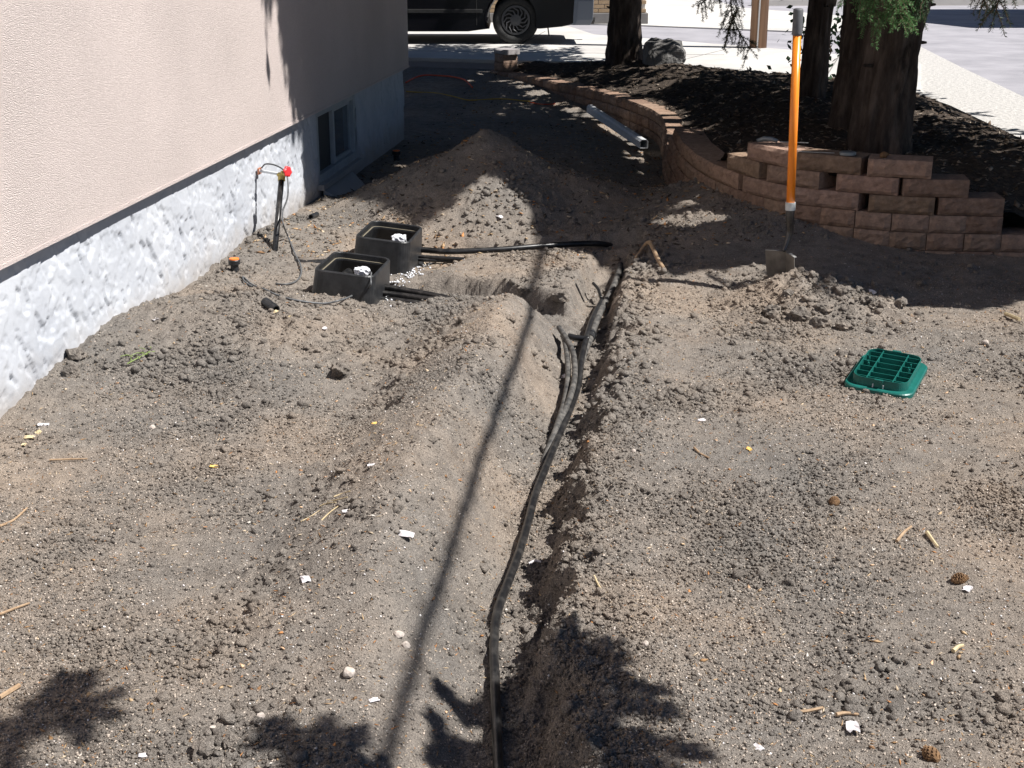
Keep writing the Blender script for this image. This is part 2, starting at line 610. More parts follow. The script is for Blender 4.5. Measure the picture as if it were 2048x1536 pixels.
def height(x, y, fine=True):
    x = np.asarray(x, float)
    y = np.asarray(y, float)
    z = .19 * sstep(13.2, 16.2, y) - .05 * sstep(9.2, 10.6, y)
    w = fbm(x * 1.3, y * 1.3, 3, 1)
    # main trench with its spoil ridge on the left
    u, s = pline(x, y, TR)
    wob = .035 * fbm(x * 5, y * 5, 3, 2)
    ridge = .165 * sstep(2.6, 3.6, y) * (1 - sstep(5.75, 6.25, y)) + .015
    floor_ = -.135 + .02 * fbm(x * 6, y * 6, 3, 9)
    lip = .02 + .015 * fbm(x * 4, y * 4, 2, 6)
    uu = u + wob
    wid = 1.0 - .35 * sstep(5.8, 6.5, y)
    a = sstep(-.34, -.03, uu / wid)            # 0 on the ridge, 1 in the trench
    left = ridge * (1 - sstep(.30, .78, -uu)) * (1 - a) + floor_ * a
    b = sstep(.085, .20, uu / wid + .08 * fbm(x * 7, y * 7, 3, 31))
    right = floor_ * (1 - b) + lip * b * (1 - sstep(.25, .65, uu))
    tr = np.where(uu < .03, left, right)
    far = 1 - sstep(7.15, 7.5, y)
    tr = np.where(y > 6.45, np.where(uu < 0, floor_ * sstep(-.15, -.06, uu), right), tr)
    z = z + tr * far * (1 - sstep(7.0, 7.4, y) * .3)
    # branch trenches to the valve boxes
    for P, d0, w0 in ((BR, -.105, .13), (FT, -.080, .13)):
        u2, s2 = pline(x, y, P)
        au = np.abs(u2 + .02 * fbm(x * 9, y * 9, 3, 5))
        prof = d0 * (1 - sstep(w0, w0 + .035, au))
        z = np.minimum(z, np.where(prof < -.002, prof, 9))
    # pocket round the two boxes
    for cx, cy, rx, ry, dp in ((-.72, 6.65, .36, .42, -.045), (-.60, 7.36, .34, .36, -.06)):
        q = np.hypot((x - cx) / rx, (y - cy) / ry) + .15 * fbm(x * 4, y * 4, 2, 8)
        z = np.minimum(z, np.where(q < 1.3, dp * (1 - sstep(.75, 1.25, q)) + .02 * (q > 1.2), 9))
    # lip of soil in front of the near box
    z = z + .035 * np.exp(-(((x + .95) / .36) ** 2 + ((y - 6.08) / .15) ** 2))
    # big spoil heap
    q = np.hypot((x + .17) / 1.02, (y - 8.72) / .98) + .07 * fbm(x * 2.6, y * 2.6, 3, 12)
    hp = np.clip(1 - q, 0, 1)
    z = z + .49 * hp ** 1.08
    q = np.hypot((x + .02) / .7, (y - 8.0) / .42)
    z = z + .06 * np.clip(1 - q, 0, 1)
    # shovel heap and the low bank that runs left from it
    z = z + .03 * np.exp(-(((x - 1.35) / .15) ** 2 + ((y - 6.31) / .10) ** 2))
    q = np.hypot((x - 1.44) / .46, (y - 6.28) / .36) + .22 * fbm(x * 5, y * 5, 3, 14)
    z = z + .135 * np.clip(1 - q, 0, 1) ** .8
    z = z + .06 * np.exp(-(((x - .98) / .36) ** 2 + ((y - 6.72) / .16) ** 2))
    # humps on the left by the house wall
    z = z + .135 * np.exp(-(((x + 1.20) / .40) ** 2 + ((y - 5.75) / .5) ** 2))
    z = z + .05 * np.exp(-(((x + .95) / .25) ** 2 + ((y - 5.0) / .22) ** 2))
    dw = x - (W0 + WK * y)
    z = z + .09 * np.exp(-(dw / .28) ** 2) * np.exp(-((y - 5.4) / .75) ** 2)
    z = z + .05 * np.exp(-(dw / .2) ** 2) * np.exp(-((y - 7.5) / .6) ** 2)
    z = z - .05 * np.exp(-(((dw - .16) / .22) ** 2)) * np.exp(-((y - 9.6) / .6) ** 2)
    # earth drawn up to the foot of the block wall
    uw, sw = pline(x, y, WC2)
    aw = np.clip(1 - np.abs(uw) / .9, 0, 1)
    sw = sw - S_OFF
    z = z + aw ** 1.4 * (.05 + .16 * sstep(1.6, 2.9, sw) - .25 * sstep(3.4, 5, sw)) * (sw < 9.3)
    for cx, cy, r, d in PITS:
        z = z - d * (1 - sstep(.25, 1.0, np.hypot(x - cx, y - cy) / r + .25 * fbm(x * 20, y * 20, 2, 3)))
    z = z + .016 * w + .010 * fbm(x * 4.5, y * 4.5, 3, 20)
    if fine:
        rough = (1.0 * np.exp(-(((x + 1.15) / .42) ** 2 + ((y - 5.55) / .5) ** 2)) + .8 * np.exp(-(dw / .3) ** 2) * sstep(4.2, 5, y) * (1 - sstep(7, 8, y))
                 + .9 * np.exp(-((u + .62) / .15) ** 2) * sstep(2.6, 3.4, y) * (1 - sstep(6, 6.4, y)) + .9 * np.exp(-((u - .2) / .12) ** 2) * (y < 7.3)
                 + 1.3 * np.exp(-(((x - 1.46) / .36) ** 2 + ((y - 6.25) / .28) ** 2)) + .8 * np.exp(-(((x - .1) / .75) ** 2 + ((y - 7.95) / .33) ** 2))
                 + .8 * np.exp(-(((x + .1) / .5) ** 2 + ((y - 6.75) / .22) ** 2)))
        rough = np.clip(rough * (.35 + 1.1 * sstep(-.3, .3, fbm(x * 2.4, y * 2.4, 2, 44))), 0, 1.2)
        z = z + rough * (.042 * (np.abs(perlin(x * 10, y * 10, 45)) - .2) + .030 * (np.abs(perlin(x * 23, y * 23, 46)) - .2) + .012 * np.abs(perlin(x * 52, y * 52, 47)))
        patch = sstep(-.25, .35, fbm(x * 1.7, y * 1.7, 3, 40))
        n1 = fbm(x * 17, y * 17, 3, 22)
        n2 = fbm(x * 46, y * 46, 2, 25)
        z = z + (.4 + .9 * patch) * (.0080 * np.abs(n1) + .0085 * n2)
        bank = np.exp(-((uu - .19) / .09) ** 2) * far
        z = z + bank * (.026 * n1 + .008 * n2)
    return z


def gz(x, y):
    return float(height(np.array([x]), np.array([y]))[0])


def G(px, py, up=0.0):
    """point on the ground surface seen along a line of sight"""
    z = 0.0
    X, Y = px - 1024, 768 - py
    f, d = FPX * CP + Y * SP, Y * CP - FPX * SP
    # march along the ray
    ts = np.linspace(1.5 / f, 30 / f, 3000)
    hz = height(X * ts, f * ts, fine=False)
    below = (CAM_H + d * ts) < hz
    i = int(np.argmax(below)) if below.any() else len(ts) - 1
    t = ts[i]
    p = Vector((X * t, f * t, 0))
    p.z = gz(p.x, p.y) + up
    return p


# ------------------------------------------------------------------ the ground sheet
def axis(core0, core1, step, lo, hi, grow=1.18, step1=None):
    c = [core0]
    while c[-1] < core1:
        t = (c[-1] - core0) / (core1 - core0)
        c.append(c[-1] + (step if step1 is None else step + (step1 - step) * t))
    s = (c[-1] - c[-2]) * 1.4
    while c[-1] < hi:
        c.append(c[-1] + s)
        s *= grow
    s = step * 1.4
    pre = []
    q = core0
    while q > lo:
        q -= s
        pre.append(q)
        s *= grow
    return np.array(pre[::-1] + c)


GX = axis(-2.0, 2.75, .0092, -70, 70)
GY = axis(2.35, 9.3, .0082, -20, 120, 1.16, .026)
XX, YY = np.meshgrid(GX, GY)
core = (XX > -3) & (XX < 4.6) & (YY > 1.2) & (YY < 18)
ZZ = np.where(YY > 16, .14, 0.0)
ZZ[core] = height(XX[core], YY[core])
ZZ = np.where((XX <= -3) | (XX >= 4.6), .19 * sstep(13.2, 16.2, YY) - .05 * sstep(9.2, 10.6, YY), ZZ)
# trench walls are undercut and ragged: push the grid sideways a little there
nx, ny = len(GX), len(GY)
idx = np.arange(nx * ny).reshape(ny, nx)
F = np.stack([idx[:-1, :-1], idx[:-1, 1:], idx[1:, 1:], idx[1:, :-1]], -1).reshape(-1, 4)
V = np.stack([XX, YY, ZZ], -1).reshape(-1, 3)
ground = np_mesh('ground', V, F, M['soil'], smooth=True)
tag(ground, 'bare dug-over brown soil of the yard', 'ground', kind='structure')

# ------------------------------------------------------------------ paving behind
NEAR_EDGE = [(-30, 17.2), (-1.22, 16.6), (1.0, 15.95), (1.73, 15.6), (2.88, 14.25), (3.84, 12.9), (3.85, 12.1), (3.75, 9.9), (3.9, 7.6), (4.6, 5.5), (5.2, 2.0), (5.4, -20)]


def slab(name, poly, z, t, m, label, jag=0.0):
    mb = MB()
    pts = []
    for i, (x, y) in enumerate(poly):
        pts.append((x, y))
    top = [(x, y, z) for x, y in pts]
    bot = [(x, y, z - t) for x, y in pts]
    n = len(pts)
    mb.add(top + bot, [tuple(range(n))] + [(i, i + n, (i + 1) % n + n, (i + 1) % n) for i in range(n)])
    o = mb.build(name, m)
    return tag(o, label, name.replace('_', ' '), kind='structure')


slab('street', NEAR_EDGE + [(90, -20), (90, 150), (-90, 150), (-30, 60)], .21, .3, M['asphalt'], 'pale grey asphalt street and lane')
slab('driveway', NEAR_EDGE[:6] + [(4.72, 15.96), (3.6, 17.67), (1.83, 19.7), (1.2, 20.4), (.6, 24), (-30, 25)], .25, .05, M['concrete'], 'sunlit concrete driveway under the parked car')
slab('aggregate_path', [(3.5, 13.2), (3.84, 12.75), (3.87, 12.1), (3.77, 9.9), (3.92, 7.6), (4.62, 5.5), (5.3, 5.5), (4.75, 12.7), (5.08, 15.65), (5.43, 18.46), (4.4, 16.2)], .232, .03, M['aggregate'], 'rough aggregate walk beside the planting bed')
slab('far_apron', [(-20, 26), (1.0, 23.2), (2.16, 22.7), (4.41, 21.3), (6.2, 21.5), (6.6, 24), (4.6, 28), (3, 60), (-20, 60)], .23, .03, M['concrete'], 'white concrete apron across the lane')
slab('far_kerb', [(5.0, 29.0), (60, 31.0), (60, 31.4), (5.0, 29.3)], .33, .15, M['concrete'], 'pale kerb on the far side of the street')

for a, b in (((-1.6, 17.6), (2.6, 16.95)), ((1.75, 15.75), (3.0, 18.3)), ((-.2, 16.4), (.5, 21.0)), ((3.2, 14.1), (4.0, 16.9))):
    d_ = Vector((b[0] - a[0], b[1] - a[1], 0))
    mb = MB()
    mb.box((0, 0, 0), (d_.length, .014, .004), Matrix.Rotation(math.atan2(d_.y, d_.x), 3, 'Z'))
    mb.v = [Vector(p) + Vector(((a[0] + b[0]) / 2, (a[1] + b[1]) / 2, .2505)) for p in mb.v]
    mb.build('expansion_joint', M['plinth'], bpy.data.objects['driveway'])
# planting bed behind the block wall
bx = np.arange(-.4, 5.3, .035)
by = np.arange(5.4, 16.7, .035)
BX, BY = np.meshgrid(bx, by)
bed_poly = [tuple(p) for p in WC] + [(.3, 16.1), (1.0, 15.9), (1.73, 15.55), (2.88, 14.2), (3.8, 12.85), (3.8, 12.1), (3.72, 9.9), (3.87, 7.6), (4.55, 6.2)]
inb = inside(BX, BY, bed_poly)
uw, sw = pline(BX, BY, WC)
sw = sw - S_OFF
ztop = np.interp(sw, [-1, .9, 1.3, 1.7, 2.0, 3.2, 3.7, 4.9, 5.4, 12], [.14, .16, .27, .36, .46, .46, .33, .32, .15, .15])
back = sstep(0, 1.1, np.abs(uw))
edge_d = np.abs(pline(BX, BY, NEAR_EDGE)[0])
BZ = ztop * (1 - back) + (.40 - .06 * sstep(11, 15, BY)) * back
BZ = np.where(edge_d < .6, BZ + (.245 - BZ) * (1 - sstep(.0, .6, edge_d)), BZ)
BZ = BZ - .03 * (np.abs(uw) < .14)
BZ = BZ + .03 * fbm(BX * 3, BY * 3, 3, 50) + .022 * fbm(BX * 13, BY * 13, 3, 51)
bed_height_grid = BZ
ok = inb & (np.abs(uw) > .05)
idx = np.arange(BX.size).reshape(BX.shape)
Q = np.stack([idx[:-1, :-1], idx[:-1, 1:], idx[1:, 1:], idx[1:, :-1]], -1).reshape(-1, 4)
okq = (ok[:-1, :-1] & ok[:-1, 1:] & ok[1:, 1:] & ok[1:, :-1]).ravel()
bed = np_mesh('planting_bed', np.stack([BX, BY, BZ], -1).reshape(-1, 3), Q[okq], M['mulch'], smooth=True)
bm = bmesh.new()
bm.from_mesh(bed.data)
bmesh.ops.delete(bm, geom=[v for v in bm.verts if not v.link_faces], context='VERTS')
bm.to_mesh(bed.data)
bm.free()
tag(bed, 'dark mulch covered planting bed behind the block wall', 'planting bed', kind='structure')


def bedz(x, y):
    i = min(max(int(round((y - by[0]) / .035)), 0), len(by) - 1)
    j = min(max(int(round((x - bx[0]) / .035)), 0), len(bx) - 1)
    return float(BZ[i, j])


# ------------------------------------------------------------------ the house
HD = Vector((WK, 1, 0)).normalized()          # along the wall
HN = Vector((HD.y, -HD.x, 0))                 # outward, to the yard


def hw(y, n, z):
    """point on the house: wall station y, distance n out from the wall face"""
    return Vector((W0 + WK * y, y, 0)) + HN * n + Vector((0, 0, z))


house = thing('house', hw(9, -3, 0), 'house with pink-beige stucco above a white parged foundation', 'house')
WIN = (9.06, 10.16, .085, .545)
# parged foundation: trowelled skin with real relief, leaving the window opening free
fy = np.r_[np.arange(-3, 4.2, .06), np.arange(4.2, WALL_END + .0085, .0085)]
fz = np.arange(-.2, .5751, .0085)
FY, FZ = np.meshgrid(fy, fz)
s_ = FY + .35 * FZ
a1 = fbm(s_ * 9, FZ * 4.5, 3, 60)
a2 = fbm(s_ * 24, FZ * 11, 3, 63)
dsp = .0085 * sstep(-.32, -.29, a1) + .0055 * sstep(-.35, -.32, a2) + .0012 * fbm(FY * 40, FZ * 40, 2, 66) + .005 * fbm(FY * 1.5, FZ * 3, 2, 68) + .003 * sstep(.0, .03, fbm(s_ * 5, FZ * 7, 3, 69))
dsp = dsp * (1 - .6 * sstep(.1, -.1, FZ))
hole = (FY > WIN[0]) & (FY < WIN[1]) & (FZ > WIN[2]) & (FZ < WIN[3] + .1)
dsp = dsp - .026
V = np.stack([W0 + WK * FY + HN.x * dsp, FY + HN.y * dsp, FZ], -1).reshape(-1, 3)
idx = np.arange(FY.size).reshape(FY.shape)
Q = np.stack([idx[:-1, :-1], idx[:-1, 1:], idx[1:, 1:], idx[1:, :-1]], -1).reshape(-1, 4)
hq = (hole[:-1, :-1] | hole[:-1, 1:] | hole[1:, 1:] | hole[1:, :-1]).ravel()
np_mesh('foundation', V, Q[~hq], M['parge'], house, smooth=False)
core_ = MB()                                   # the rest of the foundation, behind the skin and round the corner
ring = [hw(-3, -.06, 0), hw(8.95, -.06, 0), hw(8.95, -.35, 0), hw(10.27, -.35, 0), hw(10.27, -.06, 0), hw(WALL_END, -.03, 0), hw(WALL_END, -7, 0), hw(-3, -7, 0)]
core_.loft([[p + Vector((0, 0, -.3)) for p in ring], [p + Vector((0, 0, .57)) for p in ring]], True, True)
core_.build('foundation_core', M['parge'], house)
st = MB()
ring = [hw(-3.03, .035, 0), hw(WALL_END + .03, .035, 0), hw(WALL_END + .03, -7.03, 0), hw(-3.03, -7.03, 0)]
st.loft([[p + Vector((0, 0, .575)) for p in ring], [p + Vector((0, 0, 5.3)) for p in ring]], True, True)
st.build('stucco_wall', M['stucco'], house, bevel=.006)
dr = MB()
dr.add([hw(-3, .0, .571), hw(-3, .040, .571), hw(WALL_END + .036, .040, .571), hw(WALL_END + .036, .0, .571),
        hw(-3, .0, .585), hw(-3, .040, .585), hw(WALL_END + .036, .040, .585), hw(WALL_END + .036, .0, .585)],
       [(0, 1, 2, 3), (7, 6, 5, 4), (0, 4, 5, 1), (1, 5, 6, 2), (2, 6, 7, 3), (3, 7, 4, 0)])
dr.build('drip_edge', M['stucco'], house)
rf = MB()
e0 = [hw(-3.4, .45, 5.3), hw(WALL_END + .45, .45, 5.3), hw(WALL_END + .45, -7.45, 5.3), hw(-3.4, -7.45, 5.3)]
r0 = [hw(-.5, -3.5, 7.0), hw(9, -3.5, 7.0)]
rf.add(e0 + r0 + [p + Vector((0, 0, -.12)) for p in e0], [(0, 1, 5, 4), (1, 2, 5), (2, 3, 4, 5), (3, 0, 4), (0, 6, 7, 1), (1, 7, 8, 2), (2, 8, 9, 3), (3, 9, 6, 0), (9, 8, 7, 6)])
rf.build('roof', M['roofing'], house)

# basement slider window
win = bpy.data.objects.new('window', None)
COL.objects.link(win)
win.parent = house
win.location = hw(9.6, 0, .3) - Vector(house.location)


def bar(mb, y0, y1, z0, z1, n0, n1):
    V = [hw(y, n, z) for y in (y0, y1) for n in (n0, n1) for z in (z0, z1)]
    mb.add(V, [(0, 1, 3, 2), (4, 6, 7, 5), (0, 4, 5, 1), (2, 3, 7, 6), (0, 2, 6, 4), (1, 5, 7, 3)])


fr = MB()
y0, y1, z0, z1 = WIN
bar(fr, y0 - .01, y0 + .045, z0 - .01, .57, -.09, -.012)
bar(fr, y1 - .045, y1 + .01, z0 - .01, .57, -.09, -.012)
bar(fr, y0 + .045, y1 - .045, .515, .57, -.088, -.014)
bar(fr, y0 + .045, y1 - .045, z0 - .01, z0 + .04, -.088, -.014)
fr.build('frame', M['shadedframe'], win, bevel=.004)
ms = MB()
ym = (y0 + y1) / 2 - .02
bar(ms, ym - .02, ym + .02, z0 + .041, .514, -.075, -.03)
bar(ms, ym + .02, y1 - .046, .485, .514, -.072, -.04)
bar(ms, ym + .02, y1 - .046, z0 + .041, z0 + .07, -.072, -.04)
bar(ms, y1 - .075, y1 - .046, z0 + .07, .485, -.072, -.04)
ms.build('sash', M['shadedframe'], win, bevel=.003)
sc_ = MB()
bar(sc_, y0 + .046, ym - .021, z0 + .041, .514, -.062, -.058)
sc_.build('insect_screen', M['screen'], win)
pn = MB()
bar(pn, ym + .021, y1 - .076, z0 + .071, .484, -.058, -.054)
glass = mat('window_glass', (.09, .11, .13), .06)
pn.build('pane', glass, win)
sl = MB()
bar(sl, y0 - .03, y1 + .03, z0 - .05, z0 - .012, -.09, .03)
sl.build('sill', M['parge'], win, bevel=.004)
# sloped mortar haunch under the window
hs = MB()
hs.add([hw(9.1, .004, .03), hw(9.9, .004, .03), hw(9.8, .13, -.06), hw(9.15, .13, -.06), hw(9.1, .004, -.2), hw(9.9, .004, -.2), hw(9.8, .13, -.2), hw(9.15, .13, -.2)],
       [(0, 3, 2, 1), (0, 4, 7, 3), (3, 7, 6, 2), (2, 6, 5, 1), (1, 5, 4, 0), (4, 5, 6, 7)])
hs.build('haunch', M['parge'], house)

# ------------------------------------------------------------------ block retaining wall
rwall = thing('retaining_wall', (1.9, 7.2, .07), 'unfinished curved retaining wall of tan split-face concrete blocks', 'retaining wall')
BH = .095


def block_mesh(w, d, h, seed):
    """split-face block: rough bulging front (-y), chamfered arrises"""
    r = np.random.default_rng(seed)
    nx_, nz_ = max(4, int(w / .03)), 5
    xs = np.linspace(-w / 2, w / 2, nx_ + 1)
    zs = np.linspace(0, h, nz_ + 1)
    V, F = [], []
    for j, z in enumerate(zs):
        for i, x in enumerate(xs):
            e = min(i, nx_ - i, j, nz_ - j)
            y = -d / 2 + (.010 if e == 0 else -.002) + (r.uniform(-.007, .004) if e > 0 else r.uniform(-.002, .002))
            V.append((x, y, z))
    n1 = nx_ + 1
    for j in range(nz_):
        for i in range(nx_):
            F.append((j * n1 + i, j * n1 + i + 1, (j + 1) * n1 + i + 1, (j + 1) * n1 + i))
    b = len(V)
    V += [(-w / 2, d / 2, 0), (w / 2, d / 2, 0), (w / 2, d / 2, h), (-w / 2, d / 2, h)]
    bot = [i for i in range(n1)]
    top = [nz_ * n1 + i for i in range(n1)]
    lef = [j * n1 for j in range(nz_ + 1)]
    rig = [j * n1 + nx_ for j in range(nz_ + 1)]
    F += [tuple(top) + (b + 2, b + 3), tuple(reversed(bot)) + (b, b + 1), tuple(lef) + (b + 3, b), tuple(reversed(rig)) + (b + 1, b + 2), (b + 1, b, b + 3, b + 2)]
    me = bpy.data.meshes.new('block')
    me.from_pydata(V, [], F)
    bm = bmesh.new()
    bm.from_mesh(me)
    bmesh.ops.recalc_face_normals(bm, faces=bm.faces)
    bm.to_mesh(me)
    bm.free()
    ca = me.color_attributes.new('tint', 'FLOAT_COLOR', 'POINT')
    t = r.uniform(.72, 1.2)
    ca.data.foreach_set('color', np.tile([t, t * r.uniform(.96, 1.02), t * r.uniform(.93, 1.03), 1], len(me.vertices)).astype(np.float32))
    me.materials.append(M['block'])
    return me


SQ = [block_mesh(.190, .20, BH - .003, 100 + i) for i in range(6)]
_lm = {}


def place_block(s0, s1, row, me=None, zoff=0.0, yaw=0.0, setback=None, name='block'):
    L = s1 - s0
    x, y, tx, ty = wall_pt((s0 + s1) / 2)
    if me is None:
        k = (round(L, 2), random.randrange(3))
        if k not in _lm:
            _lm[k] = block_mesh(k[0], .20, BH - .003, 200 + len(_lm))
        me = _lm[k]
    nxn, nyn = -ty, tx                        # normal
    # choose the side towards the yard (left / nearer the camera)
    if nxn * (x + .6) + nyn * (y - 6.5) > 0:
        nxn, nyn = -nxn, -nyn
    sb = (row * .006 if setback is None else setback) + .10
    o = bpy.data.objects.new(name, me)
    COL.objects.link(o)
    o.parent = rwall
    p = Vector((x - nxn * sb + random.uniform(-.003, .003), y - nyn * sb, .07 + row * BH + zoff))
    o.location = p - Vector(rwall.location)
    o.rotation_euler = (0, 0, math.atan2(nyn, nxn) + math.pi / 2 + yaw + random.uniform(-.012, .012))
    return o


# the two lower courses of short blocks
for row, s0, s1 in ((-2, 4.3, S_END), (-1, .55, S_END), (0, -.55, S_END), (1, 1.295, 5.25)):
    s = s0 + (.098 if row % 2 else 0)
    while s + .192 < s1 + .1:
        place_block(s, s + .192, row, random.choice(SQ))
        s += .1945
# third course and the loose upper courses: long blocks, laid with gaps
for row, spans in ((2, [(1.395, 1.74), (1.765, 2.10), (2.165, 2.56), (2.565, 2.965), (3.03, 3.40), (3.41, 3.80)]),
                   (3, [(1.586, 1.93), (1.955, 2.29), (2.39, 2.745), (2.83, 3.20)]),
                   (4, [(1.793, 2.125), (2.165, 2.53), (2.60, 2.96)])):
    for a, b in spans:
        place_block(a, b, row)
for a, b in ((3.81, 4.2), (4.205, 4.59), (4.595, 4.98)):
    place_block(a, b, 2)
# raised end pillar at the driveway
for k in range(2):
    place_block(S_END - .20, S_END, 1 + k, random.choice(SQ))
cap = place_block(S_END - .23, S_END + .02, 3, name='cap_block')
cap.scale = (1, 1.05, .6)
cap.data = cap.data.copy()
cap.data.materials[0] = M['capstone']
cap['label'] = 'pale grey cap block on the end pillar'

# ------------------------------------------------------------------ spruce trees
# plan outline of the ground that lies in full sun in front of the trees
LIT_PX = [(645, 386), (700, 395), (770, 400), (800, 428), (838, 446), (905, 402), (968, 342), (1010, 362), (1055, 395), (1070, 440), (1078, 480), (1140, 503),
          (1230, 535), (1340, 553), (1450, 535), (1520, 522), (1600, 548), (1700, 573), (1850, 610), (1960, 618), (2060, 598)]
lit_pts = [G(px, py) for px, py in LIT_PX]
LIT = [(p.x, p.y) for p in lit_pts] + [(4.5, 5.9), (6, 3), (6, -3), (-3, -3), (-3, 8.9), (-1.35, 9.15)]
# sunlit paving behind and at the right of the bed
LIT2 = [(.75, 16.7), (1.73, 15.9), (2.95, 14.5), (3.9, 13.1), (4.0, 11.2), (4.15, 9.9), (9, 8), (30, 20), (10, 60), (1.2, 40)]


SUNNY = [at_y(1760, 0, 7.65), at_y(1800, 20, 7.65), at_y(1840, 10, 7.7)]


def sun_hits_lit(P):
    """which points of P would shade ground or wall that the photograph shows in the sun"""
    P = np.asarray(P)
    x, y, z = P.T
    # against the wall
    den = SDX - WK * SDY
    tw = (W0 + WK * y - x) / den              # drop until the wall plane is met
    zw = z - tw
    yw = y + SDY * tw
    onwall = (zw > 0.0) & (tw > 0) & (yw < WALL_END)
    zb = .56 + (8.66 - yw) * 1.07 + .75 * perlin(yw * 10, yw * 0 + .5, 70) + .4 * perlin(yw * 27, yw * 0 + .5, 71)
    litw = onwall & (yw < 8.72) & (zw < np.maximum(zb, .5))
    litw |= onwall & (zw > .4) & (yw < 9.4) & (perlin(yw * 15, zw * 1.1, 73) > .30)
    gx, gy = x + SDX * z, y + SDY * z
    for _ in range(3):
        hz = np.where((gx > -3) & (gx < 4) & (gy > 1) & (gy < 11), height(np.clip(gx, -3, 4), np.clip(gy, 1, 11), False), .12)
        gx, gy = x + SDX * (z - hz), y + SDY * (z - hz)
    litg = (~onwall) & (inside(gx, gy, LIT) | inside(gx, gy, LIT2))
    fleck = (gy > 8.6) & (perlin(gx * 2.0, gy * 3.5, 75) + .5 * perlin(gx * 6, gy * 9, 76) > .52)
    fleck |= (gy > 6.4) & (gx > .6) & (perlin(gx * 4.0, gy * 7, 77) > .58)
    uw_, sw_ = pline(gx, gy, WC2)
    sw_ = sw_ - S_OFF
    fleck |= (np.abs(uw_) < .22) & (sw_ > 4.8) & (perlin(sw_ * 5, gx * 0 + 3.3, 78) > -.12)
    keep_sun = np.zeros(len(x), bool)
    for T in SUNNY:                             # boughs that hang in the sun
        tt = z - T.z
        keep_sun |= (tt > .22) & (np.hypot(x + SDX * tt - T.x, y + SDY * tt - T.y) < .30)
    return litw | litg | ((~onwall) & fleck) | keep_sun


def bark_trunk(P, R0, R1, flare, seed, n=44, step=.045):
    P = catmull(P, 10)
    Ls = np.r_[0, np.cumsum(np.linalg.norm(np.diff(P, axis=0), axis=1))]
    m = int(Ls[-1] / step)
    s = np.linspace(0, Ls[-1], m)
    C = np.stack([np.interp(s, Ls, P[:, k]) for k in range(3)], -1)
    a = np.linspace(0, 2 * np.pi, n, endpoint=False)
    A, S = np.meshgrid(a, s)
    rr = R0 + (R1 - R0) * S / s[-1] + flare * np.exp(-S / .22) * (1 + .35 * np.cos(A * 4 + seed))
    cx, cy = np.cos(A) * 3.2, np.sin(A) * 3.2
    nz = fbm(cx * 2.4 + seed, S * 3.2 + cy * 2.4, 3, seed)
    rr = rr * (1 + .09 * np.clip(nz, -.5, .5) * 1.6 + .05 * perlin(cx * 5, S * 9 + cy * 5, seed + 5))
    fur = np.abs(perlin(cx * 3.4 + seed, S * 1.6 + cy * 3.4, seed + 9))
    rr = rr * (1 + .16 * (sstep(0, .22, fur) - .7))
    V = np.stack([C[:, None, 0] + rr * np.cos(A), C[:, None, 1] + rr * np.sin(A), C[:, None, 2] + 0 * A], -1).reshape(-1, 3)
    idx = np.arange(m * n).reshape(m, n)
    nxt = np.roll(idx, -1, 1)
    Fq = np.stack([idx[:-1], nxt[:-1], nxt[1:], idx[1:]], -1).reshape(-1, 4)
    return V, Fq, C, s


GREENS = np.array([(.030, .062, .022), (.045, .085, .030), (.058, .105, .038), (.035, .070, .032)])


def cards(C, D, Nn, Ls, Ws):
    """flat pointed needle sprays: centre line start C, direction D, side vector Nn"""
    n = len(C)
    V = np.empty((n, 4, 3))
    V[:, 0] = C
    V[:, 1] = C + D * (Ls * .45)[:, None] + Nn * (Ws * .55)[:, None]
    V[:, 2] = C + D * Ls[:, None]
    V[:, 3] = C + D * (Ls * .42)[:, None] - Nn * (Ws * .55)[:, None]
    Fq = np.arange(n * 4).reshape(n, 4)
    return V.reshape(-1, 3), Fq


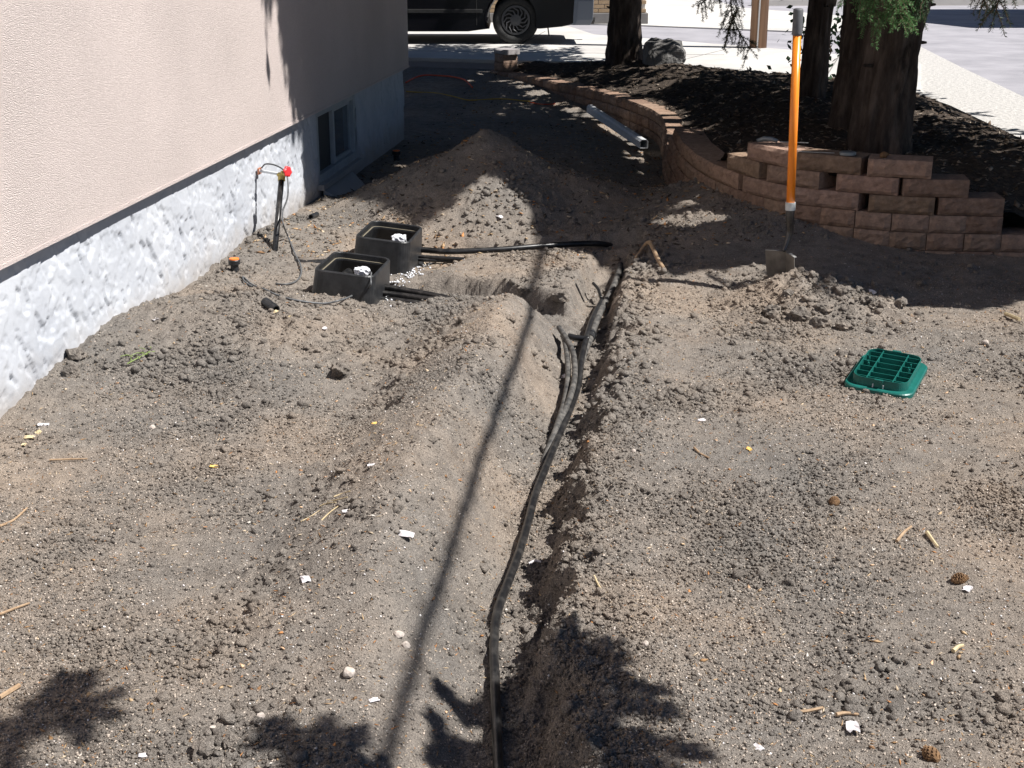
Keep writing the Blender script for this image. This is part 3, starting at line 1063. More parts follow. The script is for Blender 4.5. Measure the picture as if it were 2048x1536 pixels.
def crown_cards(base, H, z0, rad, seed, dens=1.0, zmin=1.78, axis_pts=None):
    r = np.random.default_rng(seed)
    CC, DD, NN, LL, WW = [], [], [], [], []
    limbs = []
    z = z0
    while z < H - .3:
        nb = r.integers(6, 9)
        f = (z - z0) / (H - z0)
        L0 = rad * (1 - f) ** .75 + .15
        for k in range(nb):
            a = 2 * math.pi * (k + r.uniform(-.3, .3)) / nb + z * 1.7
            L = L0 * r.uniform(.72, 1.12)
            d = np.array([math.cos(a), math.sin(a), 0])
            sd = np.array([-d[1], d[0], 0])
            ts = np.linspace(0, 1, 9)
            dro = r.uniform(.12, .3)
            zz = z + r.uniform(-.12, .12)
            if axis_pts is not None:
                bx_, by_ = [np.interp(zz, axis_pts[:, 2], axis_pts[:, q]) for q in (0, 1)]
            else:
                bx_, by_ = base[0], base[1]
            pts = np.stack([bx_ + d[0] * L * ts, by_ + d[1] * L * ts, zz + L * (.10 * ts - (dro + .25) * ts ** 2 + .22 * ts ** 3)], -1)
            limbs.append((pts, .010 + .012 * L))
            nt = int(L / .05 * dens)
            for q in range(nt):
                t = (q + r.uniform(0, 1)) / nt
                if t < .12:
                    continue
                p = np.array([np.interp(t, ts, pts[:, c]) for c in range(3)])
                for sgn in (-1, 1):
                    tl = (.16 + .36 * L * (1 - t) * .55) * r.uniform(.6, 1.15)
                    td = d * .62 + sd * sgn * .78 + np.array([0, 0, r.uniform(-.55, -.05)])
                    td /= np.linalg.norm(td)
                    m = max(2, int(tl / .075))
                    w = np.arange(m)[:, None] / m
                    CC.append(p + td * tl * w + r.normal(0, .012, (m, 3)))
                    dv = td + r.normal(0, .32, (m, 3)) + np.array([0, 0, -.1])
                    DD.append(dv / np.linalg.norm(dv, axis=1)[:, None])
                    NN.append(r.normal(0, 1, (m, 3)))
                    LL.append(r.uniform(.10, .20, m))
                    WW.append(r.uniform(.05, .085, m))
        z += r.uniform(.26, .36)
    C, D, Nn = np.concatenate(CC), np.concatenate(DD), np.concatenate(NN)
    Ls, Ws = np.concatenate(LL), np.concatenate(WW)
    Nn = np.cross(D, Nn)
    Nn /= np.linalg.norm(Nn, axis=1)[:, None]
    low = np.minimum(C[:, 2], (C + D * Ls[:, None])[:, 2])
    keep = low > zmin
    keep &= ~sun_hits_lit(C + D * (Ls * .5)[:, None])
    C, D, Nn, Ls, Ws = C[keep], D[keep], Nn[keep], Ls[keep], Ws[keep]
    V, Fq = cards(C, D, Nn, Ls, Ws)
    col = GREENS[r.integers(0, 4, len(C))] * r.uniform(.7, 1.25, (len(C), 1))
    return V, Fq, np.repeat(col, 4, 0), limbs


def spruce(path, R0, flare, H, z0, rad, seed, label, dens=1.0, crown=True, extra=None):
    base = path[0]
    t = thing('spruce_tree', base, label, 'tree', 'spruces in the planting bed')
    V, Fq, C, s = bark_trunk(path, R0, R0 * .35, flare, seed)
    np_mesh('trunk', V, Fq, M['bark'], t, smooth=True)
    r = np.random.default_rng(seed + 1)
    for k in range(5):
        zz = r.uniform(.5, 1.5) + base[2]
        a = r.uniform(math.pi * .9, math.pi * 2.1)
        c0 = np.array([np.interp(zz, C[:, 2], C[:, 0]), np.interp(zz, C[:, 2], C[:, 1]), zz])
        dr_ = np.array([math.cos(a), math.sin(a), r.uniform(-.1, .35)])
        L = R0 + r.uniform(.03, .10)
        MB().tube([tuple(c0 + dr_ * R0 * .6), tuple(c0 + dr_ * L * .9), tuple(c0 + dr_ * L)], [.016, .011, .007], 6).build('branch_stub', M['bark'], t)
    if crown:
        V, Fq, col, limbs = crown_cards(base, H, z0, rad, seed, dens, axis_pts=C)
        np_mesh('crown', V, Fq, M['needle'], t, tint=col)
        mb = MB()
        for pts, r0 in limbs:
            seg = np.linspace(0, 1, 17)
            ip = np.stack([np.interp(seg, np.linspace(0, 1, 9), pts[:, k]) for k in range(3)], -1)
            good = (ip[:, 2] > 1.75) & ~sun_hits_lit(ip)
            k = len(ip) if good.all() else int(np.argmin(good))
            if k > 3:
                mb.tube(ip[:k], list(np.linspace(r0, r0 * .25, k)), 5)
        mb.build('branches', M['bark'], t, smooth=True)
    return t


tA = spruce([(2.285, 8.42, .30), (2.285, 8.44, .55), (2.32, 8.47, 1.1), (2.40, 8.5, 2), (2.42, 8.5, 6), (2.4, 8.5, 11.5)], .178, .03, 11.5, 2.0, 3.2, 11,
            'thick spruce trunk nearest the stepped end of the block wall', 1.0)
tB = spruce([(2.37, 9.55, .30), (2.38, 9.55, .6), (2.40, 9.55, 1.3), (2.40, 9.6, 3), (2.38, 9.6, 12)], .135, .035, 12, 2.2, 2.9, 23,
            'spruce close behind the thickest trunk and half hidden by it', .9)
tC = spruce([(2.47, 11.3, .32), (2.475, 11.3, .6), (2.50, 11.3, 1.2), (2.53, 11.3, 1.9), (2.6, 11.3, 9.5)], .103, .02, 9.5, 2.2, 3.4, 37,
            'slender leaning spruce seen just right of the shovel handle', .9)
tE = spruce([(3.75, 6.72, -.05), (3.75, 6.72, .3), (3.76, 6.72, 1.2), (3.78, 6.74, 2.6), (3.8, 6.75, 4.5)], .10, .03, 4.5, 1.95, 2.5, 63,  # unseen tree added, kept short, to deepen the shade before the block wall
            'short spruce out of view, added to shade the soil before the block wall', 1.2)
tD = spruce([(1.24, 15.3, .22), (1.24, 15.3, .5), (1.24, 15.3, 1.1), (1.25, 15.3, 3), (1.25, 15.3, 12)], .172, .05, 12, 2.1, 3.0, 51,
            'dark spruce trunk beside the boulder at the driveway', .9)


# drooping tips that hang into view, with real needles
def spray(parent, px_pts, y, seed, twigs, col, nl=.020, name='branch_tip', sag=.35, tl=.16):
    r = np.random.default_rng(seed)
    stem = catmull([np.array(at_y(px, py, y + dy)) for px, py, dy in px_pts], 8)
    V, Fq, CO = [], [], []
    mb = MB()
    lines = [(stem, .006)]
    if stem[0][2] > 1.7:                        # the limb that carries this tip back to the trunk
        root = np.array([parent.location.x + .08, parent.location.y, 2.35 + .25 * (seed % 3)])
        lines.append((catmull([stem[0], (stem[0] + root) / 2 + np.array([0, 0, .10]), root], 8), .013))
    Ls = np.r_[0, np.cumsum(np.linalg.norm(np.diff(stem, axis=0), axis=1))]
    for k in range(twigs):
        t = (k + .5) / twigs
        p = np.array([np.interp(t * Ls[-1], Ls, stem[:, c]) for c in range(3)])
        q = np.array([np.interp(min(t + .05, 1) * Ls[-1], Ls, stem[:, c]) for c in range(3)])
        d = q - p + 1e-6
        d /= np.linalg.norm(d)
        side = r.normal(0, 1, 3)
        side -= d * side.dot(d)
        side /= np.linalg.norm(side)
        L = tl * r.uniform(.55, 1.2) * (1 - .45 * t)
        dirv = d * .55 + side * .8 + np.array([0, 0, -sag * r.uniform(.4, 1.4)])
        dirv /= np.linalg.norm(dirv)
        w = np.linspace(0, 1, 6)[:, None]
        tw = p + dirv * L * w + np.array([0, 0, -1]) * (L * .35 * w ** 2)
        lines.append((tw, .0028))
        if L > .11:
            for sg in (-1, 1):
                w2 = np.linspace(0, 1, 4)[:, None]
                d2 = dirv * .7 + np.cross(dirv, [0, 0, 1]) * sg * .7
                lines.append((tw[2] + d2 * L * .5 * w2, .002))
    for ln, rad in lines:
        mb.tube([tuple(p) for p in ln], list(np.linspace(rad, rad * .5, len(ln)) if rad < .01 else np.linspace(.006, .020, len(ln))), 5)
        S = np.r_[0, np.cumsum(np.linalg.norm(np.diff(ln, axis=0), axis=1))]
        m = max(8, int(S[-1] / .0016))
        ss = r.uniform(0, S[-1], m)
        P = np.stack([np.interp(ss, S, ln[:, c]) for c in range(3)], -1)
        T = np.stack([np.interp(np.minimum(ss + .01, S[-1]), S, ln[:, c]) for c in range(3)], -1) - np.stack([np.interp(np.maximum(ss - .01, 0), S, ln[:, c]) for c in range(3)], -1)
        T /= np.linalg.norm(T, axis=1)[:, None] + 1e-9
        sd = r.normal(0, 1, (m, 3))
        sd -= T * (sd * T).sum(1)[:, None]
        sd /= np.linalg.norm(sd, axis=1)[:, None]
        D = T * .55 + sd * .85
        D /= np.linalg.norm(D, axis=1)[:, None]
        Nn = np.cross(D, r.normal(0, 1, (m, 3)))
        Nn /= np.linalg.norm(Nn, axis=1)[:, None]
        v, f = cards(P, D, Nn, r.uniform(.7, 1.2, m) * nl, np.full(m, .0028))
        Fq.append(f + sum(len(a) for a in V))
        V.append(v)
        CO.append(np.repeat(np.array(col) * r.uniform(.7, 1.3, (m, 1)), 4, 0))
    o = np_mesh(name, np.concatenate(V), np.concatenate(Fq), M['needle'], parent, tint=np.concatenate(CO))
    mb.build('twig', M['twig'], o)
    return o


DK = (.035, .055, .03)  # needles darkened to stand for boughs seen in silhouette
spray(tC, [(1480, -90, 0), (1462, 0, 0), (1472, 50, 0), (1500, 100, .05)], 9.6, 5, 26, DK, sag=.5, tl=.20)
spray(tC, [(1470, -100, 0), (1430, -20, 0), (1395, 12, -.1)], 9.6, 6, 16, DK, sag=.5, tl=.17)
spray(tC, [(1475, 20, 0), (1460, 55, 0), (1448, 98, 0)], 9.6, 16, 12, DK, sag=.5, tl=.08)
LG = (.10, .22, .075)  # needles lightened so these boughs look sunlit
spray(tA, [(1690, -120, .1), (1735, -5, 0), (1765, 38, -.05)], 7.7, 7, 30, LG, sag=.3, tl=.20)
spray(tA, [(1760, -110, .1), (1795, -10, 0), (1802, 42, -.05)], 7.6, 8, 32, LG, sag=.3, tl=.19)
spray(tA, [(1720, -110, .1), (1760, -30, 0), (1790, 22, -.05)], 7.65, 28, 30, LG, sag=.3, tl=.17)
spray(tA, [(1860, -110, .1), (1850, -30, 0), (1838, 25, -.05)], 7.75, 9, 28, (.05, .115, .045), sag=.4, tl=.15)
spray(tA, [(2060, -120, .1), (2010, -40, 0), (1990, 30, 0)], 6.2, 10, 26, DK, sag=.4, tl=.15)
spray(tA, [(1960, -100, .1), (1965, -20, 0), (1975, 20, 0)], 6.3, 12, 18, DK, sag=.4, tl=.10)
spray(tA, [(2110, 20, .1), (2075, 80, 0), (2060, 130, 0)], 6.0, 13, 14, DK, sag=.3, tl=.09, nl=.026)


# spruce standing at the right, behind the photographer: its boughs shade the foreground
tN = thing('spruce_tree', (4.6, 1.2, 0), 'spruce out of view at right whose boughs shade the nearest soil', 'tree')
V, Fq, C, s = bark_trunk([(4.6, 1.2, -.1), (4.6, 1.2, .4), (4.62, 1.2, 2), (4.6, 1.2, 9)], .17, .05, .08, 77)
np_mesh('trunk', V, Fq, M['bark'], tN, smooth=True)


def lift(px, py, h):
    x, y = at(px, py, 0)
    return np.array([x - SDX * h, y - SDY * h, h])


def bough(lines, seed, dens=1.0, wid=.05):
    """flat spray of needle cards along the given 3-D lines"""
    r = np.random.default_rng(seed)
    V, Fq, CO, n0 = [], [], [], 0
    mb = MB()
    for ln in lines:
        ln = catmull(ln, 6) if len(ln) > 2 else np.array([ln[0] + (ln[1] - ln[0]) * t for t in np.linspace(0, 1, 7)])
        mb.tube([tuple(p) for p in ln], list(np.linspace(.008, .003, len(ln))), 5)
        S = np.r_[0, np.cumsum(np.linalg.norm(np.diff(ln, axis=0), axis=1))]
        m = int(S[-1] * 170 * dens)
        ss = np.sort(r.uniform(0, S[-1], m))
        P = np.stack([np.interp(ss, S, ln[:, c]) for c in range(3)], -1)
        T = np.stack([np.interp(np.minimum(ss + .03, S[-1]), S, ln[:, c]) for c in range(3)], -1) - np.stack([np.interp(np.maximum(ss - .03, 0), S, ln[:, c]) for c in range(3)], -1)
        T /= np.linalg.norm(T, axis=1)[:, None] + 1e-9
        sd = r.normal(0, 1, (m, 3)) * [1, 1, .5]
        D = T * .75 + sd * .42
        D /= np.linalg.norm(D, axis=1)[:, None]
        Nn = np.cross(D, r.normal(0, 1, (m, 3)))
        Nn /= np.linalg.norm(Nn, axis=1)[:, None]
        tap = 1 - .45 * ss / S[-1]
        v, f = cards(P, D, Nn, r.uniform(.6, 1.2, m) * wid * tap, r.uniform(.020, .036, m))
        Fq.append(f + n0)
        n0 += len(v)
        V.append(v)
        CO.append(np.repeat(GREENS[r.integers(0, 4, m)], 4, 0))
    o = np_mesh('bough', np.concatenate(V), np.concatenate(Fq), M['needle'], tN, tint=np.concatenate(CO))
    mb.build('twig', M['twig'], o)
    return o


h1 = 2.45
st1 = [lift(1330, 1700, h1 + .25), lift(1220, 1560, h1 + .1), lift(1165, 1420, h1), lift(1122, 1268, h1 - .05)]
tw1 = [[lift(1150, 1350, h1), lift(1225, 1380, h1), lift(1296, 1392, h1 - .05)],
       [lift(1170, 1430, h1), lift(1250, 1425, h1), lift(1312, 1440, h1 - .05)],
       [lift(1200, 1500, h1), lift(1290, 1500, h1), lift(1375, 1522, h1 - .05)],
       [lift(1135, 1310, h1), lift(1190, 1320, h1), lift(1215, 1340, h1)],
       [lift(1150, 1340, h1), lift(1060, 1335, h1), lift(1000, 1350, h1), lift(925, 1325, h1 - .05)],
       [lift(1160, 1390, h1), lift(1060, 1410, h1), lift(960, 1420, h1), lift(912, 1390, h1 - .05)],
       [lift(1160, 1420, h1), lift(1040, 1440, h1), lift(940, 1445, h1), lift(910, 1460, h1 - .05)],
       [lift(1190, 1480, h1), lift(1100, 1500, h1), lift(1010, 1540, h1)],
       [lift(1130, 1290, h1), lift(1080, 1320, h1), lift(1030, 1340, h1)],
       [lift(1180, 1460, h1), lift(1110, 1470, h1), lift(1050, 1490, h1)],
       [lift(1150, 1370, h1), lift(1110, 1390, h1), lift(1050, 1400, h1)],
       [lift(1210, 1540, h1), lift(1300, 1560, h1), lift(1380, 1600, h1)]]
bough([st1] + tw1, 81, 6.0, .10)
h2 = 3.1
st2 = [lift(-260, 1600, h2 + .3), lift(-60, 1485, h2), lift(90, 1425, h2), lift(228, 1392, h2)]
bough([st2, [lift(60, 1440, h2), lift(100, 1390, h2), lift(128, 1352, h2)], [lift(110, 1430, h2), lift(160, 1380, h2), lift(175, 1352, h2)],
       [lift(100, 1430, h2), lift(150, 1450, h2), lift(165, 1480, h2)], [lift(0, 1460, h2), lift(20, 1500, h2), lift(30, 1530, h2)], [lift(130, 1420, h2), lift(180, 1425, h2), lift(215, 1432, h2)],
       [lift(-20, 1470, h2), lift(50, 1470, h2), lift(100, 1455, h2)]], 82, 5.0, .08)
h3 = 2.9
bough([[lift(520, 1700, h3 + .2), lift(570, 1560, h3), lift(560, 1460, h3)], [lift(620, 1680, h3), lift(640, 1560, h3), lift(640, 1458, h3)],
       [lift(570, 1540, h3), lift(660, 1520, h3), lift(712, 1470, h3)], [lift(600, 1560, h3), lift(700, 1540, h3), lift(785, 1515, h3)],
       [lift(560, 1520, h3), lift(545, 1490, h3), lift(535, 1462, h3)]], 83, 5.0, .095)
# boughs that carry those sprays back to the trunk
mb = MB()
for tip, hz in ((st1[0], 3.4), (st2[0], 4.2), (lift(520, 1700, h3 + .2), 3.9)):
    a = np.array([4.6, 1.2, hz])
    mid_ = (a + tip) / 2 + np.array([0, -.3, .25])
    mb.tube([tuple(p) for p in catmull([a, mid_, tip], 8)], list(np.linspace(.03, .008, 17)), 6)
mb.build('branches', M['bark'], tN, smooth=True)

# ------------------------------------------------------------------ poles and the overhead cable
def utility_pole(x, y, z, h, r, label, conduit=False):
    t = thing('utility_pole', (x, y, z), label, 'utility pole', 'utility poles')
    mb = MB()
    mb.tube([(x, y, z - .1), (x, y, z + h * .3), (x, y, z + h)], [r, r * .95, r * .7], 20)
    mb.build('post', M['pole'], t, smooth=True)
    if conduit:
        mb = MB()
        mb.tube([(x - .03, y - r - .006, z), (x - .025, y - r - .004, z + 1.2), (x - .03, y - r, z + 4)], .010, 8)
        mb.build('conduit', M['conduit'], t, smooth=True)
    mb = MB()
    mb.box((x, y, z + h - .5), (1.8, .10, .12))
    mb.build('crossarm', M['pole'], t)
    return t


utility_pole(3.2, 18.05, .21, 8, .112, 'brown wooden utility pole with a white conduit beside the lane', True)
pB = utility_pole(5.9, 34.0, .21, 7, .12, 'wooden utility pole beyond the top of the picture')
pC = utility_pole(2.2, -11.0, 0.0, 7, .12, 'wooden utility pole behind the photographer')
hc = 4.7
ca, cb = lift(1082, 505, hc), lift(788, 1485, hc)
dv = (ca - cb) / (ca - cb)[1]
mb = MB()
pts = []
for y in np.linspace(-11.0, 34.0, 40):
    p = cb + dv * (y - cb[1])
    p[2] = hc + .0 * y
    pts.append(tuple(p))
mb.tube(pts, .021, 10)
tag(mb.build('overhead_cable', M['cable']), 'thick overhead cable whose soft shadow crosses the yard', 'cable')

# ------------------------------------------------------------------ far buildings
def brick_building():
    x1, y0 = 2.22, 23.1
    t = thing('brick_building', (x1 - 4, y0 + 3, .23), 'tan brick building across the lane behind the car', 'building')
    mb = MB()
    mb.box((x1 - 4.0, y0 + 3.02, 1.9), (8.0 - .04, 6.0, 3.0))
    mb.build('wall', M['mortar'], t)
    mb = MB()
    mb.box((x1 - 4.0, y0 + 3.0, .315), (8.06, 6.08, .17))
    mb.build('plinth', M['plinth'], t, bevel=.01)
    mb = MB()
    mb.box((x1 - 4.0, y0 + 3.0, 3.5), (8.4, 6.4, .25))
    mb.build('roof', M['roofing'], t)
    b0 = MB()
    b0.box((0, 0, 0), (.19, .03, .057))
    me = b0.build('brick', M['brick'], None, bevel=.004)
    first = me
    k = 0
    for j in range(16):
        for i in range(16):
            x = x1 - .10 - i * .2 - (.1 if j % 2 else 0)
            o = first if k == 0 else first.copy()
            if k:
                COL.objects.link(o)
            o.parent = t
            o.location = Vector((x, y0 + .012, .435 + j * .068)) - Vector(t.location)
            k += 1
    return t


brick_building()
t = thing('garage', (13.4, 24.6, .21), 'pale garage out of view at right, added to shade the far street', 'garage')  # unseen building added to cast the shadow on the far street
mb = MB()
mb.box((13.4, 24.4, 2.3), (5.6, 5.0, 4.2))
mb.build('wall', M['siding'], t)
mb = MB()
mb.add([(10.4, 21.7, 4.4), (16.4, 21.7, 4.4), (16.4, 27.1, 4.4), (10.4, 27.1, 4.4), (10.4, 24.4, 5.6), (16.4, 24.4, 5.6)], [(0, 1, 5, 4), (3, 4, 5, 2), (0, 4, 3), (1, 2, 5), (0, 3, 2, 1)])
mb.build('roof', M['roofing'], t)
mb = MB()
mb.box((10.59, 24.4, 1.35), (.05, 3.2, 2.2))
mb.build('door', M['vinyl'], t)

# ------------------------------------------------------------------ parked car (tail to the right)
def car():
    rx, ry, zg = .05, 18.62, .25               # rear wheel centre line, near side
    t = thing('parked_car', (rx - 1.3, ry + .85, zg), 'black car parked on the driveway behind the house corner', 'car')
    Wd = 1.72

    def prof(y_in, sh):
        """side outline, x forward negative; sh shrinks it inwards for rounded sides"""
        P = []
        wr = .37

        def arch(cx):
            return [(cx + wr * math.cos(a), .31 + wr * math.sin(a)) for a in [R(q) for q in range(-18, 199, 12)]]
        low = [(.90, .27), (.62, .22)] + arch(0) + [(-.62, .16), (-2.05, .16)] + arch(-2.7) + [(-3.35, .22), (-3.5, .4)]
        up = [(-3.53, .62), (-3.4, .78), (-2.3, .93), (-1.55, 1.42), (-.2, 1.47), (.55, 1.40), (.86, .98), (.95, .80), (.98, .55)]
        P = low + up
        cxm, czm = -1.2, .75
        return [(rx + x - sh * (x - cxm) * .06, y_in, zg + z - sh * (z - czm) * (.10 if z > .75 else .02)) for x, z in P]
    mb = MB()
    secs = [(0.0, 1.0), (.05, .35), (.14, 0.0), (Wd - .14, 0.0), (Wd - .05, .35), (Wd, 1.0)]
    mb.loft([prof(ry - .06 + a, s) for a, s in secs], True, True)
    body = mb.build('body', M['paint'], t)
    # glass
    for nm, P in (('side_window', [(-1.5, .98), (-1.28, 1.34), (-.5, 1.37), (-.5, .98)]), ('side_window', [(-.42, .98), (-.42, 1.37), (.45, 1.32), (.7, 1.0)])):
        mb = MB()
        q = [(rx + x, ry - .068 + (z - .95) * .03, zg + z) for x, z in P]
        q2 = [(a, b + .02, c) for a, b, c in q]
        mb.loft([q, q2], True, True)
        mb.build(nm, M['carglass'], t)
    mb = MB()
    mb.box((rx - 1.32, ry - .063, zg + .43), (1.75, .02, .05))
    mb.build('side_moulding', M['rubber'], t, bevel=.006)
    for xs in (-.52, -1.55):
        mb = MB()
        mb.box((rx + xs, ry - .058, zg + .56), (.012, .008, .62))
        mb.build('door_seam', M['rubber'], t)
    # bumper wrapping round the tail
    mb = MB()
    rings = []
    for k in range(9):
        f = k / 8
        x = rx + .80 + .22 * math.sin(min(f * 1.6, 1) * math.pi / 2)
        y = ry - .075 + (0 if f < .55 else (f - .55) / .45 * .9)
        rings.append([(x - .02, y, zg + .25), (x + .015, y - .012, zg + .32), (x + .02, y - .012, zg + .56), (x, y, zg + .60), (x - .08, y + .05, zg + .6), (x - .08, y + .05, zg + .25)])
    mb.loft(rings, True, True)
    mb.build('rear_bumper', M['chrome'], t, smooth=False, bevel=.008)
    mb = MB()
    mb.box((rx + .90, ry - .045, zg + .74), (.16, .06, .16))
    mb.build('tail_lamp', M['tail'], t, bevel=.015)
    mb = MB()
    mb.box((rx + .96, ry - .02, zg + .66), (.10, .07, .13))
    mb.build('reversing_lamp', M['clearlens'], t, bevel=.015)
    mb = MB()
    mb.box((rx + .98, ry + .75, zg + .27), (.24, .07, .07))
    mb.box((rx + 1.06, ry + .75, zg + .23), (.06, .12, .03))
    mb.build('tow_hitch', M['steel'], t, bevel=.005)
    mb = MB()
    mb.box((rx + .43, ry + .05, zg + .22), (.015, .2, .24), Matrix.Rotation(R(-8), 3, 'Y'))
    mb.build('mud_flap', M['rubber'], t, bevel=.003)
    for cx in (0.0, -2.7):
        for side in (0, 1):
            yy = ry + (.0 if side == 0 else Wd - .2)
            w = MB()
            n = 40
            tyre = [[(rx + cx + r_ * math.cos(a), yy + dy, zg + .31 + r_ * math.sin(a)) for a in [2 * math.pi * k / n for k in range(n)]]
                    for r_, dy in ((.19, .03), (.20, .0), (.27, -.02), (.302, .0), (.31, .03), (.31, .15), (.30, .18), (.2, .19))]
            w.loft(tyre)
            wheel = w.build('wheel', M['rubber'], t, smooth=True)
            if side == 0:
                hc_ = MB()
                c = Vector((rx + cx, yy + .012, zg + .31))
                hc_.loft([[c + Vector((r_ * math.cos(a), dy, r_ * math.sin(a))) for a in [2 * math.pi * k / n for k in range(n)]] for r_, dy in ((.192, .0), (.190, -.018), (.165, -.020), (.162, .004))])
                hc_.loft([[c + Vector((r_ * math.cos(a), dy, r_ * math.sin(a))) for a in [2 * math.pi * k / 20 for k in range(20)]] for r_, dy in ((.075, .0), (.07, -.022), (.03, -.028))], False, True)
                for k in range(12):
                    a = 2 * math.pi * k / 12
                    p0 = c + Vector((.06 * math.cos(a), -.014, .06 * math.sin(a)))
                    p1 = c + Vector((.125 * math.cos(a + .28), -.018, .125 * math.sin(a + .28)))
                    p2 = c + Vector((.172 * math.cos(a + .75), -.014, .172 * math.sin(a + .75)))
                    hc_.tube([p0, p1, p2], [.010, .010, .008], 6)
                hc_.build('hubcap', M['hubcap'], wheel, smooth=False)
                bk = MB()
                bk.loft([[c + Vector((r_ * math.cos(a), .012, r_ * math.sin(a))) for a in [2 * math.pi * k / n for k in range(n)]] for r_ in (.185, .01)])
                bk.build('rim', M['rubber'], wheel)
    return t


car()

# ------------------------------------------------------------------ shovel
def shovel():
    bx_, by_ = SHOVEL
    t = thing('shovel', (bx_, by_, gz(bx_, by_)), 'orange-handled shovel standing upright with its blade in a soil heap', 'shovel')
    p_grip1 = at_y(1597, 16, by_ + .05)
    p_grip0 = at_y(1594, 70, by_ + .045)
    p_col1 = at_y(1581, 406, by_ + .01)
    p_col0 = at_y(1580.5, 418, by_ + .01)
    mb = MB()
    mb.tube([p_col1 + (p_col0 - p_col1) * .5, p_grip0], [.0205, .0195], 20)
    mb.build('handle', M['orangefg'], t, smooth=True)
    d = (p_grip1 - p_grip0).normalized()
    mb = MB()
    mb.tube([p_grip0 - d * .004, p_grip0, p_grip0 + d * .008, p_grip1 - d * .012, p_grip1 - d * .003, p_grip1], [.019, .0225, .0235, .0235, .021, .012], 20)
    mb.build('grip', M['grip'], t, smooth=True)
    mb = MB()
    mb.tube([p_col0 - d * .005, p_col1 + d * .004], .0245, 20)
    mb.build('collar', M['ferrule'], t)
    # cranked steel socket
    p_top = p_col0 + d * .02
    mb = MB()
    bl_top = at_y(1567, 503, by_ - .01)
    pts = [p_top, at_y(1580, 438, by_ + .01), at_y(1580, 462, by_ + .02), at_y(1574, 485, by_ + .01), bl_top]
    mb.tube([tuple(p) for p in catmull(pts, 6)], list(np.interp(np.linspace(0, 1, 25), [0, .3, .7, 1], [.0215, .019, .014, .009])), 14)
    mb.build('socket', M['steel'], t, smooth=True)
    # dished blade turned partly away
    ya = R(56)
    ax = Vector((math.cos(ya) * -1, math.sin(ya), 0))      # towards the far left edge
    nrm = Vector((-math.sin(ya), -math.cos(ya), 0))        # hollow front face
    c = bl_top + Vector((.004, 0, .0))
    W = .098
    rings = []
    for (zz, ww, lean) in ((0.0, 1.0, 0), (-.03, 1.0, .002), (-.10, .98, .012), (-.18, .92, .028), (-.25, .70, .045), (-.30, .12, .055)):
        row = []
        for k in range(9):
            f = k / 4 - 1
            dish = .030 * (1 - math.cos(abs(f) * math.pi / 2 * .9)) - .014 * math.exp(-(f / .17) ** 2)
            sh = -.010 * abs(f) if zz == 0 else 0
            row.append(c + ax * (f * W * ww) + nrm * (dish + .006) + nrm * lean * -1 + Vector((0, 0, zz + sh)))
        rings.append(row)
    V, Fq = [], []
    for row in rings:
        V += row
    nb = len(V)
    V += [p - nrm * .0035 for p in V]
    for i in range(len(rings) - 1):
        for k in range(8):
            a = i * 9 + k
            Fq.append((a, a + 1, a + 10, a + 9))
            Fq.append((nb + a, nb + a + 9, nb + a + 10, nb + a + 1))
    rim = [k for k in range(9)] + [9 * i + 8 for i in range(1, 6)] + [45 + k for k in range(7, -1, -1)] + [9 * i for i in range(4, 0, -1)]
    for i in range(len(rim)):
        a, b = rim[i], rim[(i + 1) % len(rim)]
        Fq.append((a, b, nb + b, nb + a))
    MB().add(V, Fq).build('blade', M['blade'], t, smooth=False)
    # turned foot steps on the top edge
    for f0, f1 in ((-1, -.42), (.42, 1)):
        mb = MB()
        top, bot = [], []
        for k in range(4):
            f = f0 + (f1 - f0) * k / 3
            dish = .030 * (1 - math.cos(abs(f) * math.pi / 2 * .9))
            q = c + ax * (f * W) + nrm * (dish + .006) + Vector((0, 0, -.010 * abs(f) + .0015))
            top.append((q + nrm * .001, q - nrm * .016))
        V = []
        for a, b in top:
            V += [a, b, a + Vector((0, 0, .003)), b + Vector((0, 0, .003))]
        Fq = []
        for k in range(3):
            i = k * 4
            Fq += [(i, i + 4, i + 5, i + 1), (i + 2, i + 3, i + 7, i + 6), (i, i + 2, i + 6, i + 4), (i + 1, i + 5, i + 7, i + 3)]
        Fq += [(0, 1, 3, 2), (12, 14, 15, 13)]
        mb.add(V, Fq).build('foot_step', M['edge'], t)
    return t


shovel()

# ------------------------------------------------------------------ valve boxes
def valve_box(c, rim_z, yaw, roll, pitch, h, label):
    t = thing('valve_box', (c[0], c[1], rim_z - h), label, 'valve box', 'irrigation valve boxes')
    rot = Matrix.Rotation(yaw, 3, 'Z') @ Matrix.Rotation(roll, 3, 'Y') @ Matrix.Rotation(pitch, 3, 'X')
    C0 = Vector((c[0], c[1], rim_z))

    def ring(w, l, r, z):
        return [C0 + rot @ Vector((x, y, z)) for x, y in rrect(w, l, r)]
    W, L = .292, .43
    mb = MB()
    rings = [ring(W + .075, L + .075, .075, -h), ring(W + .075, L + .075, .075, -h + .012), ring(W + .028, L + .028, .062, -h + .016),
             ring(W + .010, L + .010, .056, -.03), ring(W + .008, L + .008, .055, -.006), ring(W, L, .052, 0.0), ring(W - .016, L - .016, .046, 0.0), ring(W - .020, L - .020, .045, -.004),
             ring(W - .020, L - .020, .045, -.030)]
    mb.loft(rings)
    mb.build('body', M['blackpoly'], t)
    mb = MB()
    mb.loft([ring(W - .0205, L - .0205, .045, -.030), ring(W - .034, L - .034, .040, -.0305)])
    mb.build('lid_ledge', M['boxledge'], t)
    mb = MB()
    mb.loft([ring(W - .034, L - .034, .040, -.0307), ring(W - .036, L - .036, .040, -.04), ring(W + .02, L + .02, .06, -h + .01), ring(W + .03, L + .03, .06, -h)])
    mb.build('inner_wall', M['blackpoly'], t)
    return t, C0, rot


